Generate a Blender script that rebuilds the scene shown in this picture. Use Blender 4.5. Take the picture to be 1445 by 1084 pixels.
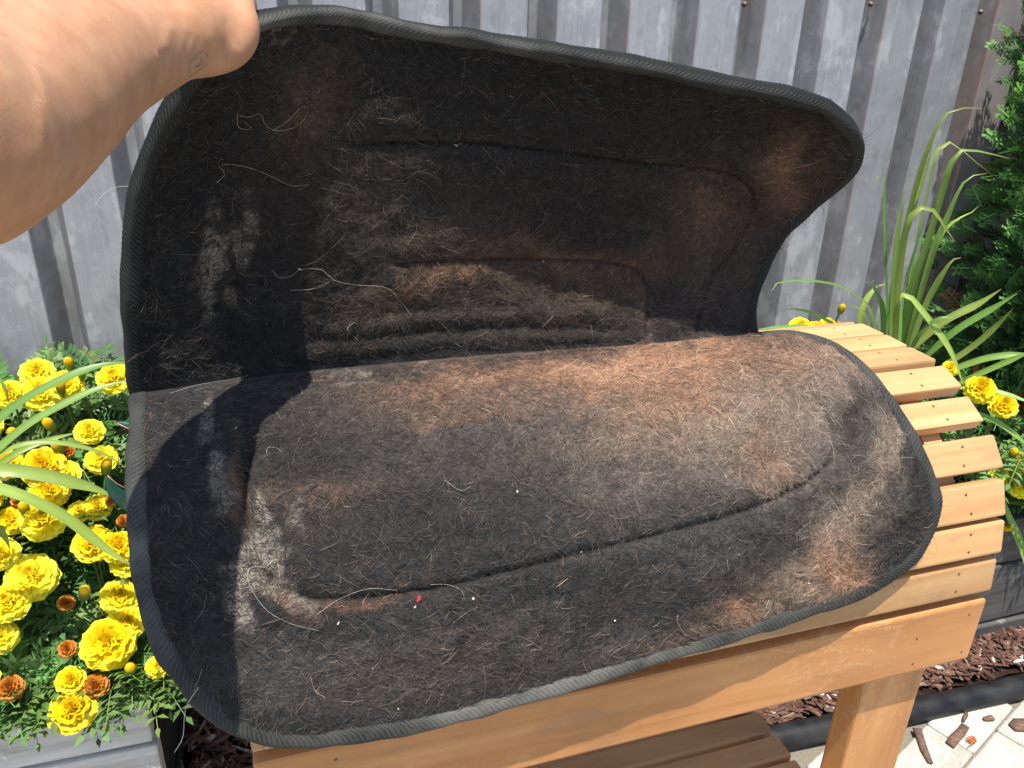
import bpy, bmesh, math, random
import numpy as np
from mathutils import Vector, Matrix
from mathutils.bvhtree import BVHTree

random.seed(7); rng = np.random.default_rng(7)
for o in list(bpy.data.objects): bpy.data.objects.remove(o)
SC = bpy.context.scene; COL = SC.collection

# ------------------------------------------------------------------ camera, sky, sun, exposure
HC = 1.335; FPX = 1134.0; PITCH = math.radians(24); ROLL = math.radians(1.5); YAW = math.radians(18)
fw = np.array([0, math.cos(PITCH), -math.sin(PITCH)]); rt0 = np.array([1., 0, 0]); up0 = np.cross(rt0, fw)
RT = math.cos(ROLL)*rt0 + math.sin(ROLL)*up0; UP = -math.sin(ROLL)*rt0 + math.cos(ROLL)*up0
CAM = np.array([0, 0, HC])
cd = bpy.data.cameras.new('camera'); co = bpy.data.objects.new('camera', cd); COL.objects.link(co)
co.matrix_world = Matrix(((RT[0], UP[0], -fw[0], 0), (RT[1], UP[1], -fw[1], 0), (RT[2], UP[2], -fw[2], HC), (0, 0, 0, 1)))
cd.sensor_width = 36; cd.lens = FPX/1445*36; cd.clip_start = 0.02; cd.clip_end = 200
SC.camera = co
AX = np.array([math.cos(YAW), math.sin(YAW), 0]); HX = np.array([-AX[1], AX[0], 0]); ZX = np.array([0, 0, 1.])
to_sun = -0.06*AX - 0.27*HX + 0.96*ZX; to_sun /= np.linalg.norm(to_sun)
w = bpy.data.worlds.new('World'); SC.world = w; w.use_nodes = True
sky = w.node_tree.nodes.new('ShaderNodeTexSky'); sky.sky_type = 'NISHITA'; sky.sun_disc = False
sky.sun_elevation = math.asin(to_sun[2]); sky.sun_rotation = math.atan2(to_sun[0], to_sun[1])
bg = w.node_tree.nodes['Background']; bg.inputs[1].default_value = 0.15
w.node_tree.links.new(sky.outputs[0], bg.inputs[0])
sl = bpy.data.lights.new('sun', 'SUN'); sl.energy = 5.0; sl.angle = math.radians(0.53); sl.color = (1, .95, .87)
so = bpy.data.objects.new('sun', sl); COL.objects.link(so); so.location = (0, 0, 5)
so.rotation_euler = Vector(-to_sun).to_track_quat('-Z', 'Y').to_euler()
vs = SC.view_settings; vs.view_transform = 'Standard'; vs.look = 'None'; vs.exposure = 0.5; vs.gamma = 1; vs.use_curve_mapping = False
SC.render.engine = 'CYCLES'; SC.render.resolution_x = 1024; SC.render.resolution_y = 768

# ------------------------------------------------------------------ helpers
WM = {}
def P(t, u, z): return AX*t + HX*u + ZX*(z + HC)          # rack axes; z relative to the lens height
def P0(t, u, z): return AX*t + HX*u + ZX*z                # z above ground
def ray(x, y): return fw*FPX + RT*(x-722.5) - UP*(y-542.0)
def at_u(x, y, u): r = ray(x, y); return CAM + r*(u/(r@HX))
def at_d(x, y, d): return CAM + ray(x, y)*(d/FPX)
def at_z(x, y, z): r = ray(x, y); return CAM + r*((z-HC)/r[2])
def link(o, parent=None, M=None):
    M = M or Matrix.Identity(4); COL.objects.link(o)
    if parent is not None:
        o.parent = parent; o.matrix_parent_inverse = WM[parent.name].inverted()
    o.matrix_basis = M; WM[o.name] = M.copy(); return o
def tag(o, label=None, cat=None, group=None, kind=None):
    if label: o['label'] = label
    if cat: o['category'] = cat
    if group: o['group'] = group
    if kind: o['kind'] = kind
    return o
def thing(name, loc, label, cat, group=None):
    o = bpy.data.objects.new(name, None); o.empty_display_size = .05
    return tag(link(o, None, Matrix.Translation(Vector(loc))), label, cat, group)
def mesh_np(name, V, F, cols=None, uv=None, smooth=True):
    """V (n,3); F (m,3|4) array or list of lists"""
    me = bpy.data.meshes.new(name); V = np.asarray(V, np.float32)
    if isinstance(F, np.ndarray):
        k = F.shape[1]; m = len(F)
        me.vertices.add(len(V)); me.vertices.foreach_set('co', V.ravel())
        me.loops.add(m*k); me.loops.foreach_set('vertex_index', F.astype(np.int32).ravel())
        me.polygons.add(m); me.polygons.foreach_set('loop_start', np.arange(0, m*k, k, dtype=np.int32))
        me.update(calc_edges=True)
    else:
        me.from_pydata([tuple(map(float, v)) for v in V], [], [list(map(int, f)) for f in F])
    if cols is not None:
        for nm, c in cols.items():
            c = np.asarray(c, np.float32)
            if c.ndim == 1:
                at = me.attributes.new(nm, 'FLOAT', 'POINT'); at.data.foreach_set('value', c)
            else:
                at = me.attributes.new(nm, 'FLOAT_COLOR', 'POINT')
                at.data.foreach_set('color', np.concatenate([c, np.ones((len(c), 1), np.float32)], 1).ravel())
    if uv is not None:
        li = np.empty(len(me.loops), np.int32); me.loops.foreach_get('vertex_index', li)
        l = me.uv_layers.new(name='UVMap'); l.data.foreach_set('uv', np.asarray(uv, np.float32)[li].ravel())
    if smooth: me.polygons.foreach_set('use_smooth', np.ones(len(me.polygons), bool))
    me.validate(); me.update(); return me
def obj(name, me, mat, parent=None, M=None):
    if mat is not None and not me.materials: me.materials.append(mat)
    o = bpy.data.objects.new(name, me); return link(o, parent, M)
def basis(c, x, y, z):
    m = Matrix.Identity(4)
    for i in range(3):
        m[i][0], m[i][1], m[i][2], m[i][3] = x[i], y[i], z[i], c[i]
    return m
def box_mesh(name, sx, sy, sz, bev=.003, seg=2, wob=0, cuts=0):
    bm = bmesh.new(); bmesh.ops.create_cube(bm, size=1)
    for v in bm.verts: v.co = Vector((v.co.x*sx, v.co.y*sy, v.co.z*sz))
    if bev: bmesh.ops.bevel(bm, geom=bm.edges[:], offset=bev, segments=seg, affect='EDGES', profile=.6)
    if cuts:
        for k in range(1, cuts):
            x = -sx/2 + sx*k/cuts
            bmesh.ops.bisect_plane(bm, geom=bm.verts[:]+bm.edges[:]+bm.faces[:], plane_co=(x, 0, 0), plane_no=(1, 0, 0))
    if wob:
        ph = random.random()*6
        for v in bm.verts:
            v.co.z += wob*math.sin(v.co.x*9+ph); v.co.y += wob*.6*math.sin(v.co.x*7+ph*2)
    me = bpy.data.meshes.new(name); bm.to_mesh(me); bm.free()
    for p in me.polygons: p.use_smooth = False
    return me
def box_obj(name, mat, parent, c, x, y, z, dims, bev=.003, **k):
    return obj(name, box_mesh(name, *dims, bev=bev, **k), mat, parent, basis(c, x, y, z))
def noise3(p, seed=0):
    p = np.asarray(p); i = np.floor(p).astype(np.int64); f = p-i; f = f*f*(3-2*f)
    def hsh(a, b, c):
        n = (a*374761393 + b*668265263 + c*2147483647 + seed*1274126177) & 0xffffffff
        n = ((n ^ (n >> 13))*1274126177) & 0xffffffff; return ((n ^ (n >> 16)) & 0xffff)/65535.0
    r = 0
    for dx in (0, 1):
        for dy in (0, 1):
            for dz in (0, 1):
                wgt = (f[..., 0] if dx else 1-f[..., 0])*(f[..., 1] if dy else 1-f[..., 1])*(f[..., 2] if dz else 1-f[..., 2])
                r = r + wgt*hsh(i[..., 0]+dx, i[..., 1]+dy, i[..., 2]+dz)
    return r
def fbm(p, sc, oc=4, seed=0):
    p = np.asarray(p)*sc; r = 0; a = .5; t = 0
    for k in range(oc):
        r = r + a*noise3(p, seed+k); t += a; a *= .5; p = p*2.03+11.7
    return r/t
def smooth_path(pts, n):
    """Catmull-Rom through pts resampled evenly to n"""
    p = np.asarray(pts, float); q = np.vstack([2*p[0]-p[1], p, 2*p[-1]-p[-2]]); out = []
    for i in range(1, len(q)-2):
        t = np.linspace(0, 1, 24, endpoint=False)[:, None]
        out.append(.5*((2*q[i])+(-q[i-1]+q[i+1])*t+(2*q[i-1]-5*q[i]+4*q[i+1]-q[i+2])*t*t+(-q[i-1]+3*q[i]-3*q[i+1]+q[i+2])*t**3))
    out = np.vstack(out+[p[-1:]]); d = np.r_[0, np.cumsum(np.linalg.norm(np.diff(out, axis=0), axis=1))]
    s = np.linspace(0, d[-1], n); return np.stack([np.interp(s, d, out[:, k]) for k in range(out.shape[1])], 1)
def tube_mesh(name, path, rad, seg=8, caps=True):
    p = np.asarray(path, float); n = len(p); rad = np.broadcast_to(rad, n)
    T = np.gradient(p, axis=0); T /= np.linalg.norm(T, axis=1)[:, None]+1e-12
    ref = np.array([.31, .2, .93]); V = []
    for i in range(n):
        b = np.cross(T[i], ref); b /= np.linalg.norm(b); c = np.cross(b, T[i])
        for k in range(seg):
            th = 2*math.pi*k/seg; V.append(p[i]+rad[i]*(math.cos(th)*b+math.sin(th)*c))
    F = [[i*seg+k, i*seg+(k+1) % seg, (i+1)*seg+(k+1) % seg, (i+1)*seg+k] for i in range(n-1) for k in range(seg)]
    if caps: F += [list(range(seg))[::-1], [(n-1)*seg+k for k in range(seg)]]
    return mesh_np(name, V, F)
class MB:
    def __init__(s): s.V = []; s.F = []; s.C = []; s.n = 0
    def add(s, V, F, c=None):
        s.V.append(np.asarray(V, float)); s.F.append(np.asarray(F)+s.n); s.n += len(V)
        if c is not None: s.C.append(np.broadcast_to(np.asarray(c, float), (len(V), 3)))
    def mesh(s, name, smooth=True, attr='Col'):
        return mesh_np(name, np.vstack(s.V), np.vstack(s.F), {attr: np.vstack(s.C)} if s.C else None, smooth=smooth)

# ------------------------------------------------------------------ materials
def mat(name, rough=.6, metal=0, spec=.5):
    m = bpy.data.materials.new(name); m.use_nodes = True; nt = m.node_tree; b = nt.nodes['Principled BSDF']
    b.inputs['Roughness'].default_value = rough; b.inputs['Metallic'].default_value = metal
    b.inputs['Specular IOR Level'].default_value = spec; return m, nt, b
def N(nt, typ, **k):
    n = nt.nodes.new('ShaderNode'+typ)
    for a, v in k.items():
        a = a.replace('_', ' ')
        if a in n.inputs:
            s = n.inputs[a]
            if hasattr(v, 'is_linked'): nt.links.new(v, s)
            else: s.default_value = v
        else: setattr(n, a.replace(' ', '_'), v)
    return n
def lk(nt, a, b): nt.links.new(a, b)
def ramp(nt, fac, stops, interp='LINEAR'):
    r = nt.nodes.new('ShaderNodeValToRGB'); r.color_ramp.interpolation = interp; e = r.color_ramp.elements
    while len(e) < len(stops): e.new(.5)
    for el, (p, c) in zip(e, stops):
        el.position = p; el.color = (*(c if hasattr(c, '__len__') else (c, c, c)), 1)
    lk(nt, fac, r.inputs[0]); return r.outputs[0]
def mapped(nt, scale=(1, 1, 1), coord='Object', loc=(0, 0, 0), rnd=False):
    tc = N(nt, 'TexCoord'); mp = N(nt, 'Mapping'); mp.inputs['Scale'].default_value = scale; mp.inputs['Location'].default_value = loc
    src = tc.outputs[coord]
    if rnd:
        oi = N(nt, 'ObjectInfo'); mul = N(nt, 'VectorMath', operation='SCALE'); mul.inputs[0].default_value = (7.3, 3.1, 5.7)
        lk(nt, oi.outputs['Random'], mul.inputs['Scale']); ad = N(nt, 'VectorMath', operation='ADD')
        lk(nt, src, ad.inputs[0]); lk(nt, mul.outputs[0], ad.inputs[1]); src = ad.outputs[0]
    lk(nt, src, mp.inputs[0]); return mp.outputs[0]
def mix(nt, fac, a, b, mode='MIX'):
    n = nt.nodes.new('ShaderNodeMix'); n.data_type = 'RGBA'; n.blend_type = mode
    for sock, v in ((n.inputs[0], fac), (n.inputs[6], a), (n.inputs[7], b)):
        if hasattr(v, 'is_linked'): lk(nt, v, sock)
        elif hasattr(v, '__len__'): sock.default_value = (*v, 1)
        else: sock.default_value = v
    return n.outputs[2]
def bump(nt, b, hgt, strength=.4, dist=.002):
    n = N(nt, 'Bump'); n.inputs['Strength'].default_value = strength; n.inputs['Distance'].default_value = dist
    lk(nt, hgt, n.inputs['Height']); lk(nt, n.outputs[0], b.inputs['Normal'])
def math_(nt, op, a, b=None, clamp=False):
    n = N(nt, 'Math', operation=op); n.use_clamp = clamp
    for i, v in enumerate((a, b)):
        if v is None: continue
        if hasattr(v, 'is_linked'): lk(nt, v, n.inputs[i])
        else: n.inputs[i].default_value = v
    return n.outputs[0]

def wood_mat(name, c0, c1, c2, scuff=0., dark=.0):
    m, nt, b = mat(name, .5, 0, .35)
    v = mapped(nt, (2.2, 38, 38), rnd=True); n1 = N(nt, 'TexNoise', Vector=v, Scale=1.0, Detail=6, Roughness=.62, Distortion=.7)
    v2 = mapped(nt, (5, 9, 9), rnd=True); n2 = N(nt, 'TexNoise', Vector=v2, Scale=1.3, Detail=3)
    c = ramp(nt, n1.outputs[0], [(.22, c0), (.48, c1), (.75, c2)])
    c = mix(nt, ramp(nt, n2.outputs[0], [(.35, 0), (.75, .5)]), c, tuple(x*.62 for x in c1))
    v3 = mapped(nt, (3, 3, 3), rnd=True); kn = N(nt, 'TexVoronoi', Vector=v3, Scale=3.2)
    c = mix(nt, ramp(nt, kn.outputs[0], [(.02, .8), (.055, 0)]), c, (.14, .06, .025))
    if scuff:
        v4 = mapped(nt, (60, 90, 90)); n4 = N(nt, 'TexNoise', Vector=v4, Scale=1.4, Detail=5, Roughness=.7)
        v5 = mapped(nt, (4, 6, 6), loc=(.7, .2, 0)); n5 = N(nt, 'TexNoise', Vector=v5, Scale=1, Detail=1)
        msk = math_(nt, 'MULTIPLY', ramp(nt, n4.outputs[0], [(.54, 0), (.58, 1)]), ramp(nt, n5.outputs[0], [(.45, 0), (.62, 1)]))
        c = mix(nt, math_(nt, 'MULTIPLY', msk, scuff), c, (.72, .46, .24))
    v6 = mapped(nt, (7, 22, 22), rnd=True); n6 = N(nt, 'TexNoise', Vector=v6, Scale=1, Detail=5, Roughness=.7); c = mix(nt, ramp(nt, n6.outputs[0], [(.56, 0), (.70, .42)]), c, (.22, .15, .10))
    oi = N(nt, 'ObjectInfo'); hs = N(nt, 'HueSaturation'); lk(nt, c, hs.inputs['Color'])
    lk(nt, ramp(nt, oi.outputs['Random'], [(0, .86), (1, 1.12)]), hs.inputs['Value']); lk(nt, hs.outputs[0], b.inputs['Base Color'])
    lk(nt, ramp(nt, n2.outputs[0], [(.3, .42), (.7, .62)]), b.inputs['Roughness'])
    bump(nt, b, n1.outputs[0], .25, .0015); return m
M_SLAT = wood_mat('honey_wood', (.46, .225, .085), (.58, .325, .14), (.67, .42, .205), .12)
M_APRON = wood_mat('stained_wood', (.42, .165, .05), (.56, .25, .085), (.64, .32, .12), .32)
M_SHELF = wood_mat('shelf_wood', (.48, .23, .095), (.66, .37, .165), (.72, .45, .22))

m, nt, b = mat('screw_steel', .55, .6); b.inputs['Base Color'].default_value = (.19, .125, .08, 1); M_SCREW = m

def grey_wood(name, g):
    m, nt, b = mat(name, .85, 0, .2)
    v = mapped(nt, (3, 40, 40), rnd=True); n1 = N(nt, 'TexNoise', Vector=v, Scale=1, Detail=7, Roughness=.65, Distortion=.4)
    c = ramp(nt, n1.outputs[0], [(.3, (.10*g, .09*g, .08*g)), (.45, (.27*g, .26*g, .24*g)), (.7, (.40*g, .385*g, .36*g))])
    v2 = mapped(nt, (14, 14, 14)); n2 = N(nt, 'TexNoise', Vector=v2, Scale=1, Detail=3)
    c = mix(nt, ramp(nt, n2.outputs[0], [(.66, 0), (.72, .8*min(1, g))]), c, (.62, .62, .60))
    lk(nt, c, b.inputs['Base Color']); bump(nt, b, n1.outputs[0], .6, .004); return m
M_GREY = grey_wood('weathered_timber', 2.0); M_SHADED = grey_wood('shaded_timber', .28); M_ENDSHADE = grey_wood('end_shade_timber', .07)  # darker copies of the timber carry shade in their colour

def galv():
    m, nt, b = mat('galvanised_steel', .42, .75)
    v = mapped(nt, (1, 1, 1)); vo = N(nt, 'TexVoronoi', Vector=mapped(nt, (38, 38, 22)), Scale=1.0); vo.inputs['Randomness'].default_value = 1
    warp = N(nt, 'TexNoise', Vector=v, Scale=40, Detail=3)
    st = N(nt, 'TexNoise', Vector=mapped(nt, (140, 1, 1.5)), Scale=1, Detail=4, Roughness=.6)
    bl = N(nt, 'TexNoise', Vector=mapped(nt, (16, 16, 9)), Scale=1, Detail=5, Roughness=.7)
    c = mix(nt, ramp(nt, vo.outputs['Color'], [(.2, .3), (.9, .8)]), (.25, .256, .28), (.35, .356, .385))
    c = mix(nt, ramp(nt, st.outputs[0], [(.38, .0), (.66, .35)]), c, (.44, .445, .475))
    c = mix(nt, ramp(nt, bl.outputs[0], [(.54, 0), (.62, .45)]), c, (.56, .565, .58))
    c = mix(nt, ramp(nt, bl.outputs[0], [(.30, .5), (.43, 0)]), c, (.17, .168, .175))
    at = N(nt, 'Attribute', attribute_name='rust'); rn = N(nt, 'TexNoise', Vector=mapped(nt, (60, 60, 7)), Scale=1, Detail=4)
    rf = math_(nt, 'MULTIPLY', at.outputs['Fac'], ramp(nt, rn.outputs[0], [(.3, .15), (.62, 1)]), True)
    ug = N(nt, 'Attribute', attribute_name='groove_shade'); c = mix(nt, math_(nt, 'MULTIPLY', ug.outputs['Fac'], ramp(nt, bl.outputs[0], [(.35, .52), (.6, .25)])), c, (.155, .148, .145))  # browner zinc tone in the grooves, their shade deepened by colour
    c = mix(nt, rf, c, (.30, .12, .045))
    lk(nt, c, b.inputs['Base Color'])
    lk(nt, math_(nt, 'SUBTRACT', .16, math_(nt, 'MULTIPLY', rf, .16)), b.inputs['Metallic'])
    lk(nt, ramp(nt, bl.outputs[0], [(.3, .38), (.7, .6)]), b.inputs['Roughness'])
    bump(nt, b, warp.outputs[0], .25, .003); return m
M_GALV = galv()

def felt():
    m, nt, b = mat('matted_felt', 1, 0, .1)
    at = N(nt, 'Attribute', attribute_name='Col'); mu = N(nt, 'Attribute', attribute_name='mud')
    n1 = N(nt, 'TexNoise', Vector=mapped(nt), Scale=420, Detail=4, Roughness=.7)
    n2 = N(nt, 'TexNoise', Vector=mapped(nt), Scale=95, Detail=4, Roughness=.65)
    c = mix(nt, 1, at.outputs['Color'], ramp(nt, n1.outputs[0], [(.25, .45), (.75, 1.45)]), 'MULTIPLY')
    c = mix(nt, 1, c, ramp(nt, n2.outputs[0], [(.3, .62), (.7, 1.3)]), 'MULTIPLY')
    wv = N(nt, 'TexNoise', Vector=mapped(nt), Scale=60, Detail=2)
    vv = mix(nt, .05, mapped(nt, (.75, .75, 1.25)), wv.outputs[1], 'ADD')
    vo = N(nt, 'TexVoronoi', Vector=vv, feature='DISTANCE_TO_EDGE', Scale=125)
    crust = math_(nt, 'SUBTRACT', 1, math_(nt, 'MULTIPLY', ramp(nt, vo.outputs[0], [(.015, 1), (.09, 0)]), ramp(nt, wv.outputs[0], [(.30, .55), (.55, 1)])))
    mf = math_(nt, 'MULTIPLY', math_(nt, 'MULTIPLY', mu.outputs['Fac'], crust), ramp(nt, n2.outputs[0], [(.32, .25), (.55, 1)]), True)
    c = mix(nt, mf, c, mix(nt, n1.outputs[0], (.17, .145, .115), (.36, .305, .245)))
    lk(nt, c, b.inputs['Base Color'])
    hh = math_(nt, 'ADD', math_(nt, 'MULTIPLY', n1.outputs[0], .7), math_(nt, 'ADD', n2.outputs[0], math_(nt, 'MULTIPLY', mf, .5)))
    bump(nt, b, hh, .9, .004)
    b.inputs['Sheen Weight'].default_value = .06; return m
M_FELT = felt()
m, nt, b = mat('felt_fibre', .85, 0, .15); at = N(nt, 'Attribute', attribute_name='Col'); lk(nt, at.outputs['Color'], b.inputs['Base Color']); M_FIBRE = m
m, nt, b = mat('loose_horse_hair', .5, 0, .4); b.inputs['Base Color'].default_value = (.58, .53, .44, 1); M_HAIR = m
def twill():
    m, nt, b = mat('twill_webbing', .75, 0, .2); uv = N(nt, 'UVMap')
    mp = N(nt, 'Mapping'); mp.inputs['Scale'].default_value = (1, 1, 1); lk(nt, uv.outputs[0], mp.inputs[0])
    wv = N(nt, 'TexWave', Vector=mp.outputs[0], wave_type='BANDS', bands_direction='DIAGONAL', Scale=130, Distortion=.6, Detail=1)
    wy = N(nt, 'TexWave', Vector=mp.outputs[0], wave_type='BANDS', bands_direction='Y', Scale=260)
    n = N(nt, 'TexNoise', Vector=mapped(nt), Scale=26, Detail=4)
    h = math_(nt, 'ADD', wv.outputs[1], math_(nt, 'MULTIPLY', wy.outputs[1], .35))
    c = mix(nt, ramp(nt, h, [(.2, 0), (1.2, 1)]), (.006, .007, .007), (.030, .033, .032))
    du = N(nt, 'Attribute', attribute_name='dust')
    c = mix(nt, math_(nt, 'MULTIPLY', du.outputs['Fac'], ramp(nt, n.outputs[0], [(.3, .15), (.6, .9)])), c, (.27, .255, .22))
    lk(nt, c, b.inputs['Base Color']); bump(nt, b, h, .45, .0010); return m
M_TWILL = twill()

def skin():
    m, nt, b = mat('skin', .55, 0, .35)
    n1 = N(nt, 'TexNoise', Vector=mapped(nt), Scale=16, Detail=4); n2 = N(nt, 'TexNoise', Vector=mapped(nt), Scale=700, Detail=2)
    vo = N(nt, 'TexVoronoi', Vector=mapped(nt), Scale=420, feature='DISTANCE_TO_EDGE')
    c = ramp(nt, n1.outputs[0], [(.3, (.42, .215, .115)), (.5, (.48, .258, .145)), (.72, (.52, .295, .175))])
    n4 = N(nt, 'TexNoise', Vector=mapped(nt), Scale=75, Detail=4, Roughness=.6); c = mix(nt, 1, c, ramp(nt, n4.outputs[0], [(.3, (.90, .84, .82)), (.7, (1.06, 1.08, 1.08))]), 'MULTIPLY')
    fr = N(nt, 'TexVoronoi', Vector=mapped(nt), Scale=28)
    c = mix(nt, ramp(nt, fr.outputs[0], [(.03, .6), (.05, 0)]), c, (.30, .14, .08))
    lk(nt, c, b.inputs['Base Color']); b.inputs['Subsurface Weight'].default_value = .6
    b.inputs['Subsurface Radius'].default_value = (1, .35, .2); b.inputs['Subsurface Scale'].default_value = .014
    bump(nt, b, math_(nt, 'ADD', vo.outputs[0], n2.outputs[0]), .16, .0006); return m
M_SKIN = skin()
m, nt, b = mat('tattoo_ink', .55); b.inputs['Base Color'].default_value = (.26, .18, .135, 1); M_INK = m

def leafy(name, cols, rough=.45, trans=.35, attr=False, sc=30):
    m, nt, b = mat(name, rough, 0, .4)
    if attr: at = N(nt, 'Attribute', attribute_name='Col'); c = at.outputs['Color']
    else:
        n = N(nt, 'TexNoise', Vector=mapped(nt), Scale=sc, Detail=3); c = ramp(nt, n.outputs[0], [(.3, cols[0]), (.7, cols[1])])
    lk(nt, c, b.inputs['Base Color'])
    tr = N(nt, 'BsdfTranslucent'); hs = N(nt, 'HueSaturation'); lk(nt, c, hs.inputs['Color']); hs.inputs['Value'].default_value = 1.25
    lk(nt, hs.outputs[0], tr.inputs['Color'])
    mx = N(nt, 'MixShader'); mx.inputs[0].default_value = trans
    lk(nt, b.outputs[0], mx.inputs[1]); lk(nt, tr.outputs[0], mx.inputs[2]); lk(nt, mx.outputs[0], nt.nodes['Material Output'].inputs[0]); return m
M_PETAL = leafy('marigold_petal', None, .6, .3, True)
M_FOL = leafy('marigold_leaf', None, .5, .25, True)
M_STRAP = leafy('strap_leaf', None, .38, .35, True)
M_CEDAR = leafy('cedar_scale', None, .55, .2, True)
M_STEM = leafy('green_stem', [(.07, .14, .03), (.12, .20, .05)], .5, .1)
m, nt, b = mat('bark', .9); n = N(nt, 'TexNoise', Vector=mapped(nt, (30, 30, 8)), Scale=1, Detail=5)
lk(nt, ramp(nt, n.outputs[0], [(.3, (.06, .035, .02)), (.7, (.16, .10, .065))]), b.inputs['Base Color']); bump(nt, b, n.outputs[0], .6, .01); M_BARK = m
m, nt, b = mat('mulch', .85, 0, .25); at = N(nt, 'Attribute', attribute_name='Col'); n = N(nt, 'TexNoise', Vector=mapped(nt), Scale=160, Detail=4)
lk(nt, mix(nt, 1, at.outputs['Color'], ramp(nt, n.outputs[0], [(.3, .6), (.7, 1.3)]), 'MULTIPLY'), b.inputs['Base Color']); bump(nt, b, n.outputs[0], .5, .003); M_MULCH = m
m, nt, b = mat('soil', 1, 0, .1); n = N(nt, 'TexNoise', Vector=mapped(nt), Scale=45, Detail=6, Roughness=.7)
lk(nt, ramp(nt, n.outputs[0], [(.3, (.018, .011, .007)), (.7, (.07, .04, .028))]), b.inputs['Base Color']); bump(nt, b, n.outputs[0], 1, .02); M_SOIL = m
m, nt, b = mat('black_plastic', .5, 0, .3); n = N(nt, 'TexNoise', Vector=mapped(nt), Scale=22, Detail=4)
lk(nt, ramp(nt, n.outputs[0], [(.35, (.008, .008, .009)), (.75, (.028, .028, .028))]), b.inputs['Base Color'])
lk(nt, ramp(nt, n.outputs[0], [(.3, .38), (.7, .6)]), b.inputs['Roughness']); M_PIPE = m
m, nt, b = mat('green_enamel', .25, 0, .5); n = N(nt, 'TexNoise', Vector=mapped(nt), Scale=30, Detail=3)
lk(nt, ramp(nt, n.outputs[0], [(.3, (.008, .055, .040)), (.7, (.014, .085, .06))]), b.inputs['Base Color']); M_GREEN = m
m, nt, b = mat('worn_copper_edge', .5, .3); b.inputs['Base Color'].default_value = (.45, .27, .16, 1); M_EDGE = m
def paver_mat(name, base):
    m, nt, b = mat(name, .9, 0, .2)
    n = N(nt, 'TexNoise', Vector=mapped(nt), Scale=220, Detail=4, Roughness=.7); n2 = N(nt, 'TexNoise', Vector=mapped(nt), Scale=14, Detail=4, Roughness=.6)
    c = ramp(nt, n.outputs[0], [(.25, tuple(x*.55 for x in base)), (.5, base), (.75, tuple(min(1, x*1.25) for x in base))])
    c = mix(nt, ramp(nt, n2.outputs[0], [(.5, 0), (.72, .5)]), c, (.24, .20, .15))
    oi = N(nt, 'ObjectInfo'); hs = N(nt, 'HueSaturation'); lk(nt, c, hs.inputs['Color']); lk(nt, ramp(nt, oi.outputs['Random'], [(0, .88), (1, 1.1)]), hs.inputs['Value'])
    lk(nt, hs.outputs[0], b.inputs['Base Color']); bump(nt, b, n.outputs[0], .5, .003); return m
M_PAVE = paver_mat('concrete_paver', (.46, .44, .39)); M_SAND = paver_mat('joint_sand', (.20, .18, .14))

# ------------------------------------------------------------------ ground, pavers, pipe, mulch
me = mesh_np('ground', [(-60, -60, 0), (60, -60, 0), (60, 60, 0), (-60, 60, 0)], [[0, 1, 2, 3]], smooth=False)
tag(obj('ground', me, M_SAND), kind='structure')
pv = thing('pavement', P0(.6, .2, 0), None, None); tag(pv, kind='structure')
pms = [box_mesh('paver', .197, .097, .05, bev=.004, seg=1) for _ in range(3)]
PA = math.radians(22); pa = AX*math.cos(PA)+HX*math.sin(PA); ph = np.cross(ZX, pa); cnt = 0
def pipe_u(t): return .978 - .035*(t-.93)/.6 if t > .3 else .985
for r in range(-30, 30):
    for q in range(-16, 16):
        c = P0(.8, .7, 0) + pa*((q+.5*(r % 2))*.2) + ph*(r*.1); t = c@AX; u = c@HX
        if -.7 < t < 2.3 and -.5 < u < pipe_u(t)-.02 and cnt < 300:
            a2 = random.gauss(0, .006); x = pa*math.cos(a2)+ph*math.sin(a2); tl = Vector((random.gauss(0, .006), random.gauss(0, .006), 1)).normalized()
            z = np.array(tl); x = x-z*(x@z); x /= np.linalg.norm(x)
            obj('paver', random.choice(pms), M_PAVE, pv, basis(c+ZX*(-.025+.009+random.gauss(0, .0012)), x, np.cross(z, x), z)); cnt += 1
tt = np.linspace(-1.6, 3.2, 80); path = np.array([P0(t, pipe_u(t)+.004*math.sin(t*5), .022+.003*math.sin(t*8)) for t in tt])
tag(obj('edging_pipe', tube_mesh('edging_pipe', path, .026, 16), M_PIPE), 'long black plastic edging pipe between the bark mulch and the pale pavers', 'garden edging')
def chip_geo(c, L, Wd, T, yaw, tilt, roll):
    x = np.array([math.cos(yaw)*math.cos(tilt), math.sin(yaw)*math.cos(tilt), math.sin(tilt)])
    y = np.cross(ZX, x); y /= np.linalg.norm(y); z = np.cross(x, y); y, z = y*math.cos(roll)+z*math.sin(roll), z*math.cos(roll)-y*math.sin(roll)
    V = []
    for sx in (-1, -.3, .35, 1):
        wj = random.uniform(.5, 1.1) if abs(sx) == 1 else random.uniform(.8, 1.15); oy = random.uniform(-.25, .25); oz = random.uniform(-.3, .3)
        for sy, sz in ((-1, -1), (1, -1), (1, 1), (-1, 1)):
            V.append(c + x*sx*L/2*random.uniform(.9, 1.1) + y*(sy*wj+oy)*Wd/2 + z*(sz+oz)*T/2)
    F = [[i*4+k, i*4+(k+1) % 4, (i+1)*4+(k+1) % 4, (i+1)*4+k] for i in range(3) for k in range(4)] + [[3, 2, 1, 0], [12, 13, 14, 15]]
    return V, F
def chip_col():
    k = random.random(); v = random.uniform(.6, 1.5)
    if k < .05: return (.52, .47, .40)
    if k < .16: return tuple(v*x for x in (.19, .13, .095))
    return tuple(v*x for x in (.125, .064, .046))
mb = MB()
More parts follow.
